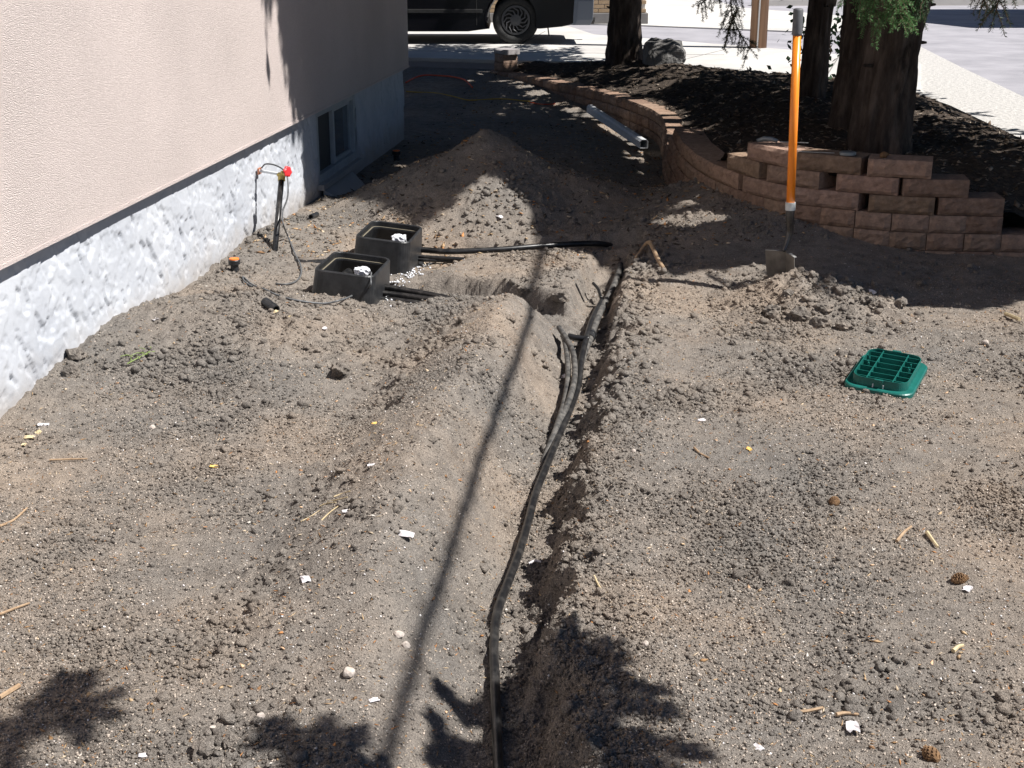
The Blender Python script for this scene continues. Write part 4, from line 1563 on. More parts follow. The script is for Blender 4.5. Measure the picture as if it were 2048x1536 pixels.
vb1, c1, rot1 = valve_box((-.785, 6.53), .135, R(-7), R(6), R(-1), .19, 'near black valve box with a grey wire draped over its corner')
vb2, c2, rot2 = valve_box((-.672, 7.32), .128, R(-7), R(6), R(0), .20, 'far black valve box at the foot of the spoil heap')


def valve(c, rot, off, label, n=1):
    p = c + rot @ Vector(off)
    t = thing('irrigation_valve', p, label, 'valve', 'valves inside the boxes')
    mb = MB()
    mb.tube([p + Vector((0, 0, -.10)), p + Vector((0, 0, -.045))], .03, 12)
    mb.tube([p + Vector((-.05, .10, -.075)), p + Vector((0.02, -.06, -.075))], .018, 10)
    mb.build('body', M['blackpoly'], t)
    mb = MB()
    bm = bmesh.new()
    bmesh.ops.create_icosphere(bm, subdivisions=3, radius=1)
    for v in bm.verts:
        q = v.co
        k = 1 + .35 * float(fbm(np.array([q.x * 2.3 + p.y]), np.array([q.y * 2.3 + q.z * 1.7]), 3, 8)[0])
        mb.v.append(p + Vector((max(-1, min(1, q.x * 1.35)) * .036 * k, max(-1, min(1, q.y * 1.35)) * .030 * k, max(-1, min(1, q.z * 1.4)) * .022 * k - .022)))
    mb.f = [tuple(v.index for v in f.verts) for f in bm.faces]
    bm.free()
    mb.build('wrapping', M['foil'], t)
    return t


valve(c1, rot1, (.055, -.045, -.004), 'pale-topped valve in the near box')
valve(c2, rot2, (.06, -.045, -.004), 'pale-topped valve in the far box')
mb = MB()
p0 = c1 + rot1 @ Vector((-.03, .06, -.06))
mb.tube([p0, p0 + Vector((-.05, -.08, -.02)), p0 + Vector((-.07, -.16, -.05))], [.02, .02, .018], 12)
tag(mb.build('pipe_elbow', M['pipe'], None, smooth=True), 'black elbow fitting inside the near valve box', 'pipe')
mb = MB()
p0 = c1 + rot1 @ Vector((-.045, -.085, -.075))
mb.tube([p0, p0 + Vector((.0, 0, .018))], .014, 12)
tag(mb.build('plastic_stopper', M['foil'], None), 'small white plastic stopper left in the near valve box', 'stopper')

# white gravel poured by the boxes
def pebbles(name, pts, sizes, m, label, seed, cat='gravel'):
    r = np.random.default_rng(seed)
    V, F, n0 = [], [], 0
    base, fc = ICO
    for p, s in zip(pts, sizes):
        v = base * (1 + r.uniform(-.25, .25, (12, 1))) * s * r.uniform(.7, 1.2, 3)
        V.append(v + np.array(p))
        F.append(fc + n0)
        n0 += 12
    o = np_mesh(name, np.concatenate(V), np.concatenate(F), m)
    return tag(o, label, cat, kind='stuff')


ph = (1 + 5 ** .5) / 2
ICO_V = np.array([(-1, ph, 0), (1, ph, 0), (-1, -ph, 0), (1, -ph, 0), (0, -1, ph), (0, 1, ph), (0, -1, -ph), (0, 1, -ph), (ph, 0, -1), (ph, 0, 1), (-ph, 0, -1), (-ph, 0, 1)]) / math.sqrt(1 + ph * ph)
ICO_F = np.array([(0, 11, 5), (0, 5, 1), (0, 1, 7), (0, 7, 10), (0, 10, 11), (1, 5, 9), (5, 11, 4), (11, 10, 2), (10, 7, 6), (7, 1, 8), (3, 9, 4), (3, 4, 2), (3, 2, 6), (3, 6, 8), (3, 8, 9), (4, 9, 5), (2, 4, 11), (6, 2, 10), (8, 6, 7), (9, 8, 1)])
ICO = (ICO_V, ICO_F)
OCT_V = np.array([(1, 0, 0), (-1, 0, 0), (0, 1, 0), (0, -1, 0), (0, 0, 1), (0, 0, -1)], float)
OCT_F = np.array([(0, 2, 4), (2, 1, 4), (1, 3, 4), (3, 0, 4), (2, 0, 5), (1, 2, 5), (3, 1, 5), (0, 3, 5)])
pp, ss_ = [], []
for px, py, n in ((842, 532, 24), (828, 545, 34), (812, 556, 26), (795, 572, 20), (782, 585, 16), (785, 602, 14)):
    for _ in range(n):
        q = G(px + random.gauss(0, 9), py + random.gauss(0, 5))
        pp.append(q + Vector((0, 0, .004)))
        ss_.append(random.uniform(.003, .0075))
pebbles('bedding_gravel', pp, ss_, M['foil'], 'white bedding gravel round the valve boxes', 5)

# ------------------------------------------------------------------ pipes and wires
def pipe(pts, r, label, name='pipe', m='pipe', n=12, group=None, cat='pipe', sub=10):
    P = catmull(pts, sub)
    mb = MB()
    mb.tube([tuple(p) for p in P], r, n)
    o = mb.build(name, M[m], None, smooth=True)
    # flat end caps
    return tag(o, label, cat, group)


def on(px, py, up):
    p = G(px, py)
    return np.array([p.x, p.y, gz(p.x, p.y) + up])


def lev(px, py, z):
    return np.array([*at(px, py, z), z])


pipe([lev(812, 497, -.005), lev(850, 500, -.01), lev(900, 503, -.012), lev(1000, 499, -.01), lev(1100, 491, -.01), lev(1190, 487, -.03), lev(1240, 494, -.075)], .0165, 'black supply pipe running from the far valve box along the foot of the heap')
pipe([lev(808, 510, -.03), lev(850, 514, -.03), lev(920, 518, -.035), lev(985, 522, -.05), lev(1060, 528, -.12)], .011, 'thin black pipe leaving the far box just below the supply pipe')
pipe([lev(808, 516, -.045), lev(850, 520, -.045), lev(900, 522, -.05), lev(960, 526, -.065), lev(1040, 532, -.13)], .010, 'lowest thin black pipe leaving the far box')
pipe([lev(1150, 533, -.07), lev(1180, 522, -.045), lev(1210, 515, -.045), lev(1236, 510, -.06)], .011, 'short black pipe crossing to the head of the trench')
pipe([lev(750, 571, .0), lev(790, 578, .0), lev(850, 588, -.005), lev(925, 603, -.012), lev(985, 614, -.06)], .0165, 'upper black pipe leaving the near valve box')
pipe([lev(745, 585, -.02), lev(790, 590, -.02), lev(850, 598, -.02), lev(915, 609, -.025), lev(980, 622, -.08)], .0165, 'middle black pipe leaving the near valve box')
pipe([lev(745, 598, -.04), lev(800, 603, -.04), lev(850, 610, -.04), lev(905, 618, -.045), lev(970, 630, -.10)], .0175, 'lowest black pipe leaving the near valve box')
pipe([lev(592, 524, .0), lev(612, 526, -.0), lev(645, 525, -.0), lev(680, 522, -.0)], .018, 'black pipe entering the near valve box from the house side')

TZ = -.108
main = [lev(1220, 497, -.07), lev(1238, 512, -.06), lev(1240, 535, -.065), lev(1226, 575, -.08), lev(1205, 615, -.09), lev(1190, 650, -.095), lev(1181, 676, -.10), lev(1168, 705, -.115), lev(1158, 745, -.125)]
pipe(main, .0165, 'scuffed grey-black pipe coming down from the head of the trench', m='dustpipe')
co = catmull(main, 10)
i = 57
mb = MB()
a, b = Vector(co[i]), Vector(co[i + 9])
dd = (b - a).normalized()
mb.tube([a, a + dd * .012, a + dd * .014, a + dd * .05, a + dd * .052, a + dd * .066], [.023, .024, .0195, .0195, .024, .023], 16)
tag(mb.build('pipe_coupling', M['blackpoly'], None), 'shiny black coupling joining the pipes in the trench', 'coupling')
long_ = [(1204, 600), (1184, 640), (1172, 680), (1163, 720), (1157, 770), (1140, 820), (1118, 870), (1096, 925), (1072, 985), (1056, 1045), (1040, 1100), (1018, 1160), (995, 1225), (988, 1290), (990, 1360), (993, 1450), (997, 1540), (1003, 1700)]
zl = np.interp(np.linspace(0, 1, len(long_)), [0, .12, .3, 1], [-.085, -.085, TZ, TZ - .012])
PL = [lev(px, py, z) for (px, py), z in zip(long_, zl)]
pipe(PL, .0132, 'long black pipe that follows the trench to the bottom edge of the picture', m='pipe')
pipe([lev(1118, 655, -.03), lev(1133, 678, -.05), lev(1146, 705, -.06), lev(1150, 745, -.07), lev(1143, 785, -.075)] + [lev(1122, 840, -.105), lev(1098, 890, -.125), lev(1078, 930, -.17)], .0125,
     'dusty black pipe that bends into the trench from the left bank', m='dustpipe')
pipe([lev(1126, 668, -.06), lev(1133, 700, -.07), lev(1136, 750, -.085), lev(1130, 800, -.095), lev(1115, 850, -.10), lev(1100, 890, -.115), lev(1085, 930, -.15)], .0125, 'short dusty black pipe along the left side of the trench', m='dustpipe')
pipe([lev(1136, 672, -.075), lev(1150, 675, -.08), lev(1178, 678, -.085)], .014, 'short black stub that tees into the coupling', m='pipe')
pipe([lev(1186, 566, -.04), lev(1196, 578, -.06), lev(1202, 596, -.085)], .008, 'thin black tube poking from the left bank into the trench', m='pipe')

# riser with its gate valve at the house wall
vb_ = hw(7.74, .15, .385)
rb = G(545, 508)
rb = Vector((rb.x, rb.y, rb.z - .08))
t = thing('valve_riser', (rb.x, rb.y, rb.z + .08), 'black pipe riser with a brass valve and red handle at the foundation', 'riser')
vtop = at_y(563, 358, 7.62)
mb = MB()
mb.tube([rb, vtop], .0165, 12)
mb.build('riser_pipe', M['pipe'], t, smooth=True)
mb = MB()
vc = at_y(566, 349, 7.62)
mb.tube([vtop + Vector((0, 0, -.012)), vtop + Vector((0, 0, .004)), vc, vc + Vector((0, 0, .02))], [.021, .021, .016, .012], 10)
mb.tube([vc + Vector((-.03, .02, -.004)), vc + Vector((.02, -.015, .004))], .013, 10)
mb.build('brass_valve', M['brass'], t)
hd = at_y(574, 343, 7.58)
mb = MB()
axd = Vector((.8, -.55, .15)).normalized()
u_ = axd.orthogonal().normalized()
w_ = axd.cross(u_)
rg = []
for dpt, rr_ in ((-.006, .022), (0, .029), (.008, .029), (.012, .020)):
    rg.append([hd + axd * dpt + (rr_ * (1 + .10 * math.cos(6 * a))) * (math.cos(a) * u_ + math.sin(a) * w_) for a in [2 * math.pi * k / 24 for k in range(24)]])
mb.loft(rg, True, True)
mb.build('handle', M['red'], t)
br0 = hw(7.70, 0.0, .395)
mb = MB()
mb.tube([br0, br0 + HN * .03, vc + Vector((-.02, .01, .0))], [.009, .009, .008], 8)
mb.build('copper_pipe', M['vinyl'], t)  # copper coloured white, the sun's glare put into the colour
mb = MB()
V = [hw(y, n, z) for y in (7.685, 7.735) for n in (.004, .014) for z in (.375, .412)]
mb.add(V, [(0, 1, 3, 2), (4, 6, 7, 5), (0, 4, 5, 1), (2, 3, 7, 6), (0, 2, 6, 4), (1, 5, 7, 3)])
mb.build('wall_bracket', M['copper'], t, bevel=.003)

pipe([np.array(hw(7.72, .02, .41)), np.array(at_y(532, 328, 7.68)), np.array(at_y(552, 331, 7.64)), np.array(at_y(570, 343, 7.60)), np.array(at_y(576, 365, 7.55)), np.array(at_y(575, 395, 7.5)),
      np.array(at_y(565, 425, 7.45)), np.array(at_y(567, 450, 7.35)), on(577, 482, .02), on(590, 512, .012), on(601, 535, .012), on(602, 556, .008), on(590, 568, .008), on(570, 572, .006), on(552, 569, .004)],
     .0045, 'grey wire that drops from the red valve handle to the soil', 'control_wire', 'wire', 8, cat='wire')
cr_ = c1 + rot1 @ Vector((.125, -.19, .006))
pipe([on(505, 577, .006), on(490, 568, .012), on(486, 560, .012), on(492, 562, .006), on(505, 572, .006), on(530, 583, .006), on(560, 595, .006), on(600, 606, .006), on(650, 611, .008), on(690, 606, .012),
      on(716, 596, .025), np.array(cr_ + Vector((-.0, -.03, -.055))), np.array(cr_ + Vector((.004, -.008, -.012))), np.array(cr_ + Vector((.004, .012, .004))), np.array(cr_ + Vector((-.02, .04, -.03)))], .0045,
     'grey wire looped on the soil and hooked over the near valve box', 'control_wire', 'wire', 8, cat='wire')
pipe([on(655, 590, .004), on(690, 596, .004), on(740, 594, .004)], .003, 'thin brown root lying against the front of the near box', 'root', 'stick', 6, cat='root')
pipe([on(846, 536, .004), on(858, 533, .012), on(872, 528, .004)], .003, 'thin dark wire end lying beside the far box gravel', 'wire_end', 'wire', 6, cat='wire')


def sprinkler(px, py, h, label, r=.026):
    p = G(px, py)
    t = thing('sprinkler_head', p, label, 'sprinkler', 'sprinkler heads by the house')
    mb = MB()
    n = 20
    mb.loft([[p + Vector((r_ * math.cos(a), r_ * math.sin(a), z)) for a in [2 * math.pi * k / n for k in range(n)]]
             for r_, z in ((r * .8, -.06), (r * .8, h * .55), (r * 1.15, h * .62), (r * 1.2, h * .95), (r * 1.1, h))], False, True)
    mb.build('body', M['blackpoly'], t)
    mb = MB()
    mb.loft([[p + Vector((r_ * math.cos(a), r_ * math.sin(a), z)) for a in [2 * math.pi * k / n for k in range(n)]]
             for r_, z in ((r, h + .001), (r * .95, h + .007), (r * .4, h + .010))], False, True)
    mb.build('cap', M['orangecap'], t)
    return t


sprinkler(470, 546, .062, 'black sprinkler head with an orange cap against the white foundation')
sprinkler(793, 320, .07, 'shaded black sprinkler head near the house corner', .03)


def stub(pa, pb, r, label):
    mb = MB()
    a, b = Vector(pa), Vector(pb)
    d = (b - a).normalized()
    u_ = d.orthogonal().normalized()
    w_ = d.cross(u_)
    n = 16
    rg = [[p + r_ * (math.cos(q) * u_ + math.sin(q) * w_) for q in [2 * math.pi * k / n for k in range(n)]] for p, r_ in ((a, r * .7), (a, r), (b, r), (b, r * .75), (a + d * .01, r * .7))]
    mb.loft(rg)
    return tag(mb.build('pipe_offcut', M['blackpoly'], None), label, 'pipe offcut', 'loose pipe offcuts')


stub(on(530, 612, .022), on(552, 626, .014), .021, 'black pipe offcut lying in front of the near box')
stub(on(622, 441, .018), on(634, 435, .018), .016, 'small black pipe offcut on the slope beside the foundation')

# ------------------------------------------------------------------ green lid, lying upside down
def lid():
    c = Vector((1.49, 5.10, 0))
    c.z = gz(1.49, 5.10) + .022
    t = thing('lid', c, 'green plastic valve box lid lying upside down on the soil', 'lid')
    rot = Matrix.Rotation(R(-26), 3, 'Z') @ Matrix.Rotation(R(3), 3, 'X') @ Matrix.Rotation(R(3), 3, 'Y')

    def ring(w, l, r, z):
        return [c + rot @ Vector((x, y, z)) for x, y in rrect(w, l, r, 8)]
    W, L = .265, .395
    mb = MB()
    mb.loft([ring(W - .01, L - .01, .05, -.012), ring(W, L, .055, -.008), ring(W, L, .055, .008), ring(W - .008, L - .008, .052, .012), ring(W - .034, L - .034, .045, .012)], True, True)
    mb.build('plate', M['green'], t)
    w, l, hh = W - .050, L - .050, .046
    mb = MB()
    mb.loft([ring(w, l, .048, .0125), ring(w - .003, l - .003, .047, hh), ring(w - .009, l - .009, .044, hh), ring(w - .007, l - .007, .044, .0125)], closed=True)
    mb.build('skirt', M['green'], t)

    def fin(x0, y0, x1, y1, h=hh - .003, th=.0035):
        mb = MB()
        d = Vector((x1 - x0, y1 - y0, 0))
        ln = d.length
        mb.box((0, 0, 0), (ln, th, h - .0125))
        q = Matrix.Rotation(math.atan2(d.y, d.x), 3, 'Z')
        mb.v = [c + rot @ (q @ Vector(p) + Vector(((x0 + x1) / 2, (y0 + y1) / 2, (h + .0125) / 2))) for p in mb.v]
        return mb.build('rib', M['green'], t)
    xa = .050
    for x in (-xa, xa):
        fin(x, -l / 2 + .009, x, l / 2 - .009)
    for k, y in enumerate((-.140, -.088, -.03, .03, .088, .140)):
        e = w / 2 - .006 - (.004 if abs(y) > .13 else 0)
        for x0, x1 in ((-e, -xa - .002), (-xa + .002, xa - .002), (xa + .002, e)):
            fin(x0, y, x1, y, hh - .005)
    for x, y in ((-.082, .012), (-.074, -.010), (-.084, .052), (.078, .012), (.086, -.010), (.08, .05)):
        mb = MB()
        mb.box((0, 0, 0), (.004, .012, .036))
        mb.v = [c + rot @ (Vector(p) + Vector((x, y, .030))) for p in mb.v]
        mb.build('pin', M['green'], t)
    for sy in (-1, 1):
        mb = MB()
        mb.box((0, 0, 0), (.034, .012, .012))
        mb.v = [c + rot @ (Vector(p) + Vector((0, sy * (l / 2 + .003), hh - .004))) for p in mb.v]
        mb.build('latch', M['green'], t, bevel=.002)
        for sx in (-1, 1):
            mb = MB()
            mb.box((0, 0, 0), (.004, .005, .014))
            mb.v = [c + rot @ (Vector(p) + Vector((sx * .02, sy * (l / 2 + .002), .02))) for p in mb.v]
            mb.build('latch_pin', M['vinyl'], t)
    return t


lid()

# ------------------------------------------------------------------ boulder, gutter, cords, wall-top tools
def rock(c, size, m, name, label, cat, seed, parent=None, sub=3, rough=.22, group=None):
    bm = bmesh.new()
    bmesh.ops.create_icosphere(bm, subdivisions=sub, radius=1)
    r = np.random.default_rng(seed)
    cuts = [(Vector(r.normal(0, 1, 3)).normalized(), r.uniform(.55, .9)) for _ in range(9)]
    for v in bm.verts:
        p = v.co.copy()
        for nv, d in cuts:
            k = p.dot(nv) - d
            if k > 0:
                p -= nv * k * .9
        n = float(fbm(np.array([p.x * 1.9 + seed]), np.array([p.y * 1.9 + p.z * 2.3]), 3, seed)[0])
        p *= 1 + rough * n
        v.co = Vector((p.x * size[0], p.y * size[1], p.z * size[2]))
    me = bpy.data.meshes.new(name)
    bm.to_mesh(me)
    bm.free()
    me.materials.append(m)
    o = bpy.data.objects.new(name, me)
    COL.objects.link(o)
    o.location = c
    o.rotation_euler = (0, 0, r.uniform(0, 6))
    return tag(o, label, cat, group)


bo = rock((1.60, 14.85, .42), (.27, .22, .24), M['rock'], 'boulder', 'rough grey boulder beside the dark spruce trunk at the driveway', 'boulder', 4, sub=4, rough=.2)
bo.rotation_euler = (.1, .25, .4)

ga, gb = np.array([.77, 13.5, .03]), np.array([1.10, 11.3, .01])
ga, gb = Vector(ga), Vector(gb)
d = (gb - ga).normalized()
sd = d.cross(Vector((0, 0, 1))).normalized()
mb = MB()
w, hgt, tk = .034, .036, .003
sec = [(-w, -hgt), (w, -hgt), (w, hgt * .5), (w * .5, hgt), (-w * .6, hgt), (-w, hgt * .6)]
sec2 = [(x * .93, z * .93) for x, z in sec]
mb.loft([[ga + sd * x + Vector((0, 0, z)) for x, z in sec], [gb + sd * x + Vector((0, 0, z)) for x, z in sec], [gb + sd * x + Vector((0, 0, z)) for x, z in sec2], [ga + d * .01 + sd * x + Vector((0, 0, z)) for x, z in sec2]])
tag(mb.build('downspout', M['alu']), 'length of white metal downspout lying beside the block wall', 'downspout')


def cord(pts, r, m, label, name='cord', group=None):
    P = [on(px, py, r + .004 + dz) for px, py, dz in pts]
    mb = MB()
    mb.tube([tuple(p) for p in catmull(P, 8)], r, 6)
    return tag(mb.build(name, M[m], None, smooth=True), label, 'cord', group)


cord([(812, 168, 0), (830, 160, .01), (850, 157, .02), (880, 155, .01), (905, 157, 0), (930, 163, 0), (945, 178, 0)], .009, 'orangecord', 'orange cord looped on the shaded ground by the house corner')
cord([(812, 186, 0), (835, 187, 0), (870, 189, 0), (905, 195, 0), (940, 203, 0), (1000, 200, 0), (1060, 205, 0)], .007, 'yellowcord', 'yellow twine lying behind the house corner in the shade')
cord([(1060, 207, 0), (1085, 211, 0), (1110, 210, 0)], .006, 'orangecord', 'short orange cord end in a sunlit patch before the block wall')

# things left on the wall top
zt = .07 + 5 * BH
x, y, tx, ty = wall_pt(2.80)
t = thing('pruning_saw', (x + .05, y + .12, zt), 'small grey pruning saw with a curved blade on the top block course', 'saw')
c = Vector((x + .10, y + .10, zt + .012))
mb = MB()
mb.tube([c + Vector((-.10, .03, .0)), c + Vector((-.06, .02, .012)), c + Vector((-.02, .005, .012)), c + Vector((.01, -.01, .004))], [.010, .016, .014, .010], 8)
mb.build('handle', M['greyblue'], t, smooth=True)
mb = MB()
mb.box(c + Vector((.10, -.035, .0)), (.16, .014, .003), Matrix.Rotation(-.25, 3, 'Z'))
mb.build('blade', M['edge'], t)
x, y, tx, ty = wall_pt(2.38)
mb = MB()
c = Vector((x - .01, y + .05, zt))
a_ = Vector((-.09, .03, .004))
mb.box(c + Vector((0, .02, .004)), (.19, .010, .003), Matrix.Rotation(-.3, 3, 'Z'))
tag(mb.build('steel_rule', M['edge']), 'narrow steel rule lying on the top block course behind the shovel', 'rule')
x, y, tx, ty = wall_pt(2.24)
c = Vector((x + .02, y + .06, zt + .001))
mb = MB()
n = 24
mb.loft([[c + Vector((r_ * math.cos(a), r_ * .8 * math.sin(a), z)) for a in [2 * math.pi * k / n for k in range(n)]] for r_, z in ((.042, 0), (.045, .004), (.045, .016), (.040, .020), (.015, .021))], True, True)
tag(mb.build('round_tin', M['greyblue']), 'flat round grey tin on the middle block of the top course', 'tin')
x, y, tx, ty = wall_pt(2.02)
cone_c = (x, y + .09, zt + .012)

# ------------------------------------------------------------------ root by the trench and other debris
pipe([on(1272, 520, .0), on(1280, 512, .02), on(1291, 507, .05), on(1300, 518, .045), on(1315, 532, .03), on(1330, 545, .0)], .0115, 'bent peeled root sticking out of the bank beside the trench', 'root', 'stick', 9, cat='root')


def scrap(px, py, s, m, label, cat, seed, name):
    """crumpled flake: small curled sheet with thickness"""
    r = np.random.default_rng(seed)
    p = G(px, py)
    n = 5
    V = []
    for j in range(n):
        for i in range(n):
            u, v = i / (n - 1) - .5, j / (n - 1) - .5
            k = 1 - .35 * (abs(u) * 2) ** 2 * r.uniform(.3, 1)
            V.append((u * s * 1.5 + r.normal(0, s * .05), v * s * k + r.normal(0, s * .05), .25 * s * math.sin(u * 4 + seed) * math.cos(v * 3) + r.uniform(0, .12) * s + .2 * s))
    a = r.uniform(0, 6.28)
    rot = Matrix.Rotation(a, 3, 'Z')
    V = [p + rot @ Vector(q) for q in V]
    top = len(V)
    V += [q - Vector((0, 0, .0015)) for q in V]
    F = []
    for j in range(n - 1):
        for i in range(n - 1):
            b = j * n + i
            F += [(b, b + 1, b + n + 1, b + n), (top + b, top + b + n, top + b + n + 1, top + b + 1)]
    rim = [i for i in range(n)] + [j * n + n - 1 for j in range(1, n)] + [(n - 1) * n + i for i in range(n - 2, -1, -1)] + [j * n for j in range(n - 2, 0, -1)]
    for i in range(len(rim)):
        b, c = rim[i], rim[(i + 1) % len(rim)]
        F.append((b, top + b, top + c, c))
    return tag(MB().add(V, F).build(name, M[m]), label, cat)


scrap(810, 1077, .034, 'white', 'largest white paper scrap on the soil left of the trench', 'scrap', 1, 'paper_scrap')
scrap(611, 1163, .026, 'white', 'white paper scrap nearest the foreground on the tan soil', 'scrap', 2, 'paper_scrap')
scrap(743, 934, .016, 'white', 'small white scrap at the left foot of the spoil ridge', 'scrap', 3, 'paper_scrap')
scrap(692, 1028, .016, 'white', 'small white scrap beside the straw stalks', 'scrap', 4, 'paper_scrap')
scrap(310, 638, .030, 'white', 'white scrap on the hump beside the foundation', 'scrap', 5, 'paper_scrap')
scrap(1127, 757, .022, 'white', 'white scrap pressed against the pipes in the trench', 'scrap', 6, 'paper_scrap')
scrap(1402, 842, .022, 'white', 'pinkish white scrap on the flat soil right of the trench', 'scrap', 7, 'paper_scrap')
scrap(1000, 437, .03, 'white', 'white scrap on the sunlit face of the spoil heap', 'scrap', 8, 'paper_scrap')
scrap(1745, 585, .03, 'white', 'white scrap on the soil right of the shovel heap', 'scrap', 9, 'paper_scrap')
scrap(1624, 721, .02, 'white', 'small white scrap left of the green lid', 'scrap', 10, 'paper_scrap')
scrap(1935, 1180, .022, 'white', 'white flake touching the fallen cone', 'scrap', 11, 'paper_scrap')
scrap(1515, 1497, .020, 'white', 'white flake at the bottom edge right of the bough shadow', 'scrap', 12, 'paper_scrap')
scrap(290, 1515, .016, 'white', 'white flake near the bottom left corner', 'scrap', 13, 'paper_scrap')
scrap(748, 1406, .016, 'white', 'white flake just left of the cable shadow near the bottom', 'scrap', 14, 'paper_scrap')
scrap(550, 633, .022, 'straw', 'cream wood flake beside the pipe offcut', 'wood chip', 15, 'wood_flake')
scrap(575, 635, .022, 'straw', 'cream wood flake right of the pipe offcut', 'wood chip', 16, 'wood_flake')
scrap(650, 660, .020, 'white', 'pale flake on the soil in front of the near box', 'scrap', 17, 'paper_scrap')
scrap(430, 937, .020, 'leaf', 'small yellow leaf on the tan soil at left', 'leaf', 18, 'dry_leaf')
scrap(1498, 900, .016, 'leaf', 'small yellow leaf on the flat soil below the green lid', 'leaf', 19, 'dry_leaf')
scrap(750, 850, .016, 'leaf', 'small yellow leaf below the soil hole', 'leaf', 20, 'dry_leaf')
scrap(60, 880, .026, 'straw', 'pale curled wood shaving at the foot of the foundation', 'shavings', 21, 'wood_shaving')
scrap(76, 868, .022, 'straw', 'upper curled wood shaving next to the plaster flake by the foundation', 'shavings', 41, 'wood_shaving')
scrap(48, 893, .018, 'straw', 'lowest small wood shaving below the plaster flake by the foundation', 'shavings', 42, 'wood_shaving')
scrap(88, 856, .024, 'white', 'whitish plaster flake at the foot of the foundation', 'plaster', 22, 'plaster_flake')
scrap(1705, 1465, .030, 'white', 'pale curled wood sliver near the bottom right', 'wood chip', 23, 'wood_flake')

for k, (px, py, s, lb) in enumerate((
        (797, 1278, .016, 'round cream pebble left of the cable shadow'), (812, 1296, .015, 'pinkish pebble just below the round cream one'), (698, 1350, .019, 'flat tan pebble on the soil above the lower bough shadow'),
        (522, 1440, .014, 'grey pebble near the bottom beside dark clods'), (425, 1465, .012, 'white pebble near the bottom left'), (305, 858, .014, 'cream pebble below the hump at left'), (395, 725, .014, 'tan pebble on the hump by the foundation'),
        (375, 755, .012, 'pink pebble on the hump by the foundation'), (1268, 905, .010, 'grey pebble on the right bank of the trench'), (1262, 650, .010, 'yellowish pebble beside the trench'),
        (1970, 690, .020, 'pale stone on the soil at the right edge beyond the lid'), (1290, 1295, .012, 'small pale pebble right of the pipe near the bough shadow'))):
    p = G(px, py)
    rock(p + Vector((0, 0, s * .35)), (s, s * .85, s * .7), M['stone'], 'pebble', lb, 'pebble', 300 + k, sub=2, rough=.15)
for k, (px, py, s, lb) in enumerate((
        (1800, 614, .038, 'lone dark clod right of the shovel heap'), (1730, 605, .040, 'dark clod at the right foot of the shovel heap'), (1465, 690, .020, 'small dark clod between the trench and the lid'),
        (150, 718, .045, 'dark clod against the foundation at left'), (145, 750, .045, 'grey clod at the foot of the foundation at left'), (1685, 660, .040, 'dark clod on the slope below the shovel heap'),
        (678, 750, .042, 'dark round clod beside the upper soil hole'), (405, 1510, .030, 'large grey clod at the bottom left'), (462, 1490, .022, 'grey stone-like clod at the bottom left beside the large one'),
        (1600, 640, .05, 'large clod on the face of the shovel heap'), (1650, 620, .045, 'rounded clod high on the shovel heap'), (1545, 630, .045, 'clod on the left face of the shovel heap'),
        (1640, 655, .05, 'clod at the lower edge of the shovel heap'), (1575, 590, .035, 'clod just in front of the shovel blade'), (1685, 590, .04, 'clod on the right shoulder of the shovel heap'),
        (1660, 565, .035, 'clod beside the shovel blade on its right'), (1120, 600, .05, 'clod in the hollow left of the trench head'), (1050, 590, .04, 'clod on the cut face between the trenches'))):
    p = G(px, py)
    rock(p + Vector((0, 0, s * .3)), (s, s * .85, s * .75), M['soil'], 'soil_clod', lb, 'clod', 400 + k, sub=3, rough=.5, group='larger soil clods')


def stick(pts, r, m, label, name='stick', cat='stick', group=None):
    P = [on(px, py, r + .002) for px, py in pts]
    mb = MB()
    mb.tube([tuple(p) for p in (catmull(P, 5) if len(P) > 2 else P)], list(np.linspace(r, r * .7, (len(P) - 1) * 5 + 1)) if len(P) > 2 else r, 6)
    return tag(mb.build(name, M[m], None), label, cat, group)


for k, (a, b) in enumerate((((602, 1048), (640, 1022)), ((640, 1048), (684, 1012)), ((640, 1017), (672, 1008)), ((668, 998), (700, 985)), ((655, 1006), (695, 1001)))):
    stick([a, ((a[0] + b[0]) / 2, (a[1] + b[1]) / 2 - 1), b], .0022, 'straw', 'dry straw stalk in the loose bunch left of the spoil ridge', 'straw_stalk', 'straw', 'bunch of straw stalks')
stick([(2010, 633), (2038, 648)], .009, 'straw', 'pale yellow stick near the right edge above the lid', 'stick')
stick([(0, 1405), (40, 1380)], .006, 'stick', 'bare twig at the left edge above the bough shadow')
stick([(0, 1235), (30, 1222), (60, 1213)], .004, 'stick', 'grey twig at the left edge below the wood shavings')
stick([(100, 925), (140, 925), (175, 924)], .004, 'stick', 'thin brown twig on the soil at the left')
stick([(0, 1060), (28, 1045), (55, 1022)], .004, 'stick', 'brown twig at the left edge level with the straw')
stick([(1793, 1086), (1808, 1070), (1822, 1058)], .005, 'stick', 'pinkish twig on the flat soil at right')
stick([(1853, 1073), (1863, 1085), (1875, 1099)], .006, 'straw', 'yellow twig on the flat soil at right')
stick([(1580, 1432), (1610, 1433), (1645, 1428)], .005, 'stick', 'dark twig near the bottom right')
stick([(1672, 1440), (1690, 1436), (1715, 1438)], .005, 'stick', 'tan bark sliver near the bottom right')
stick([(1388, 900), (1400, 912), (1418, 921)], .004, 'stick', 'reddish twig right of the trench')
stick([(1188, 1160), (1200, 1178), (1212, 1190)], .003, 'straw', 'thin straw right of the trench near the bough shadow')
stick([(1058, 1132), (1070, 1128), (1082, 1130)], .005, 'white', 'pale peeled splinter on the trench floor')
stick([(1905, 1312), (1915, 1306), (1925, 1302)], .006, 'straw', 'pale twig on the soil low at the right')

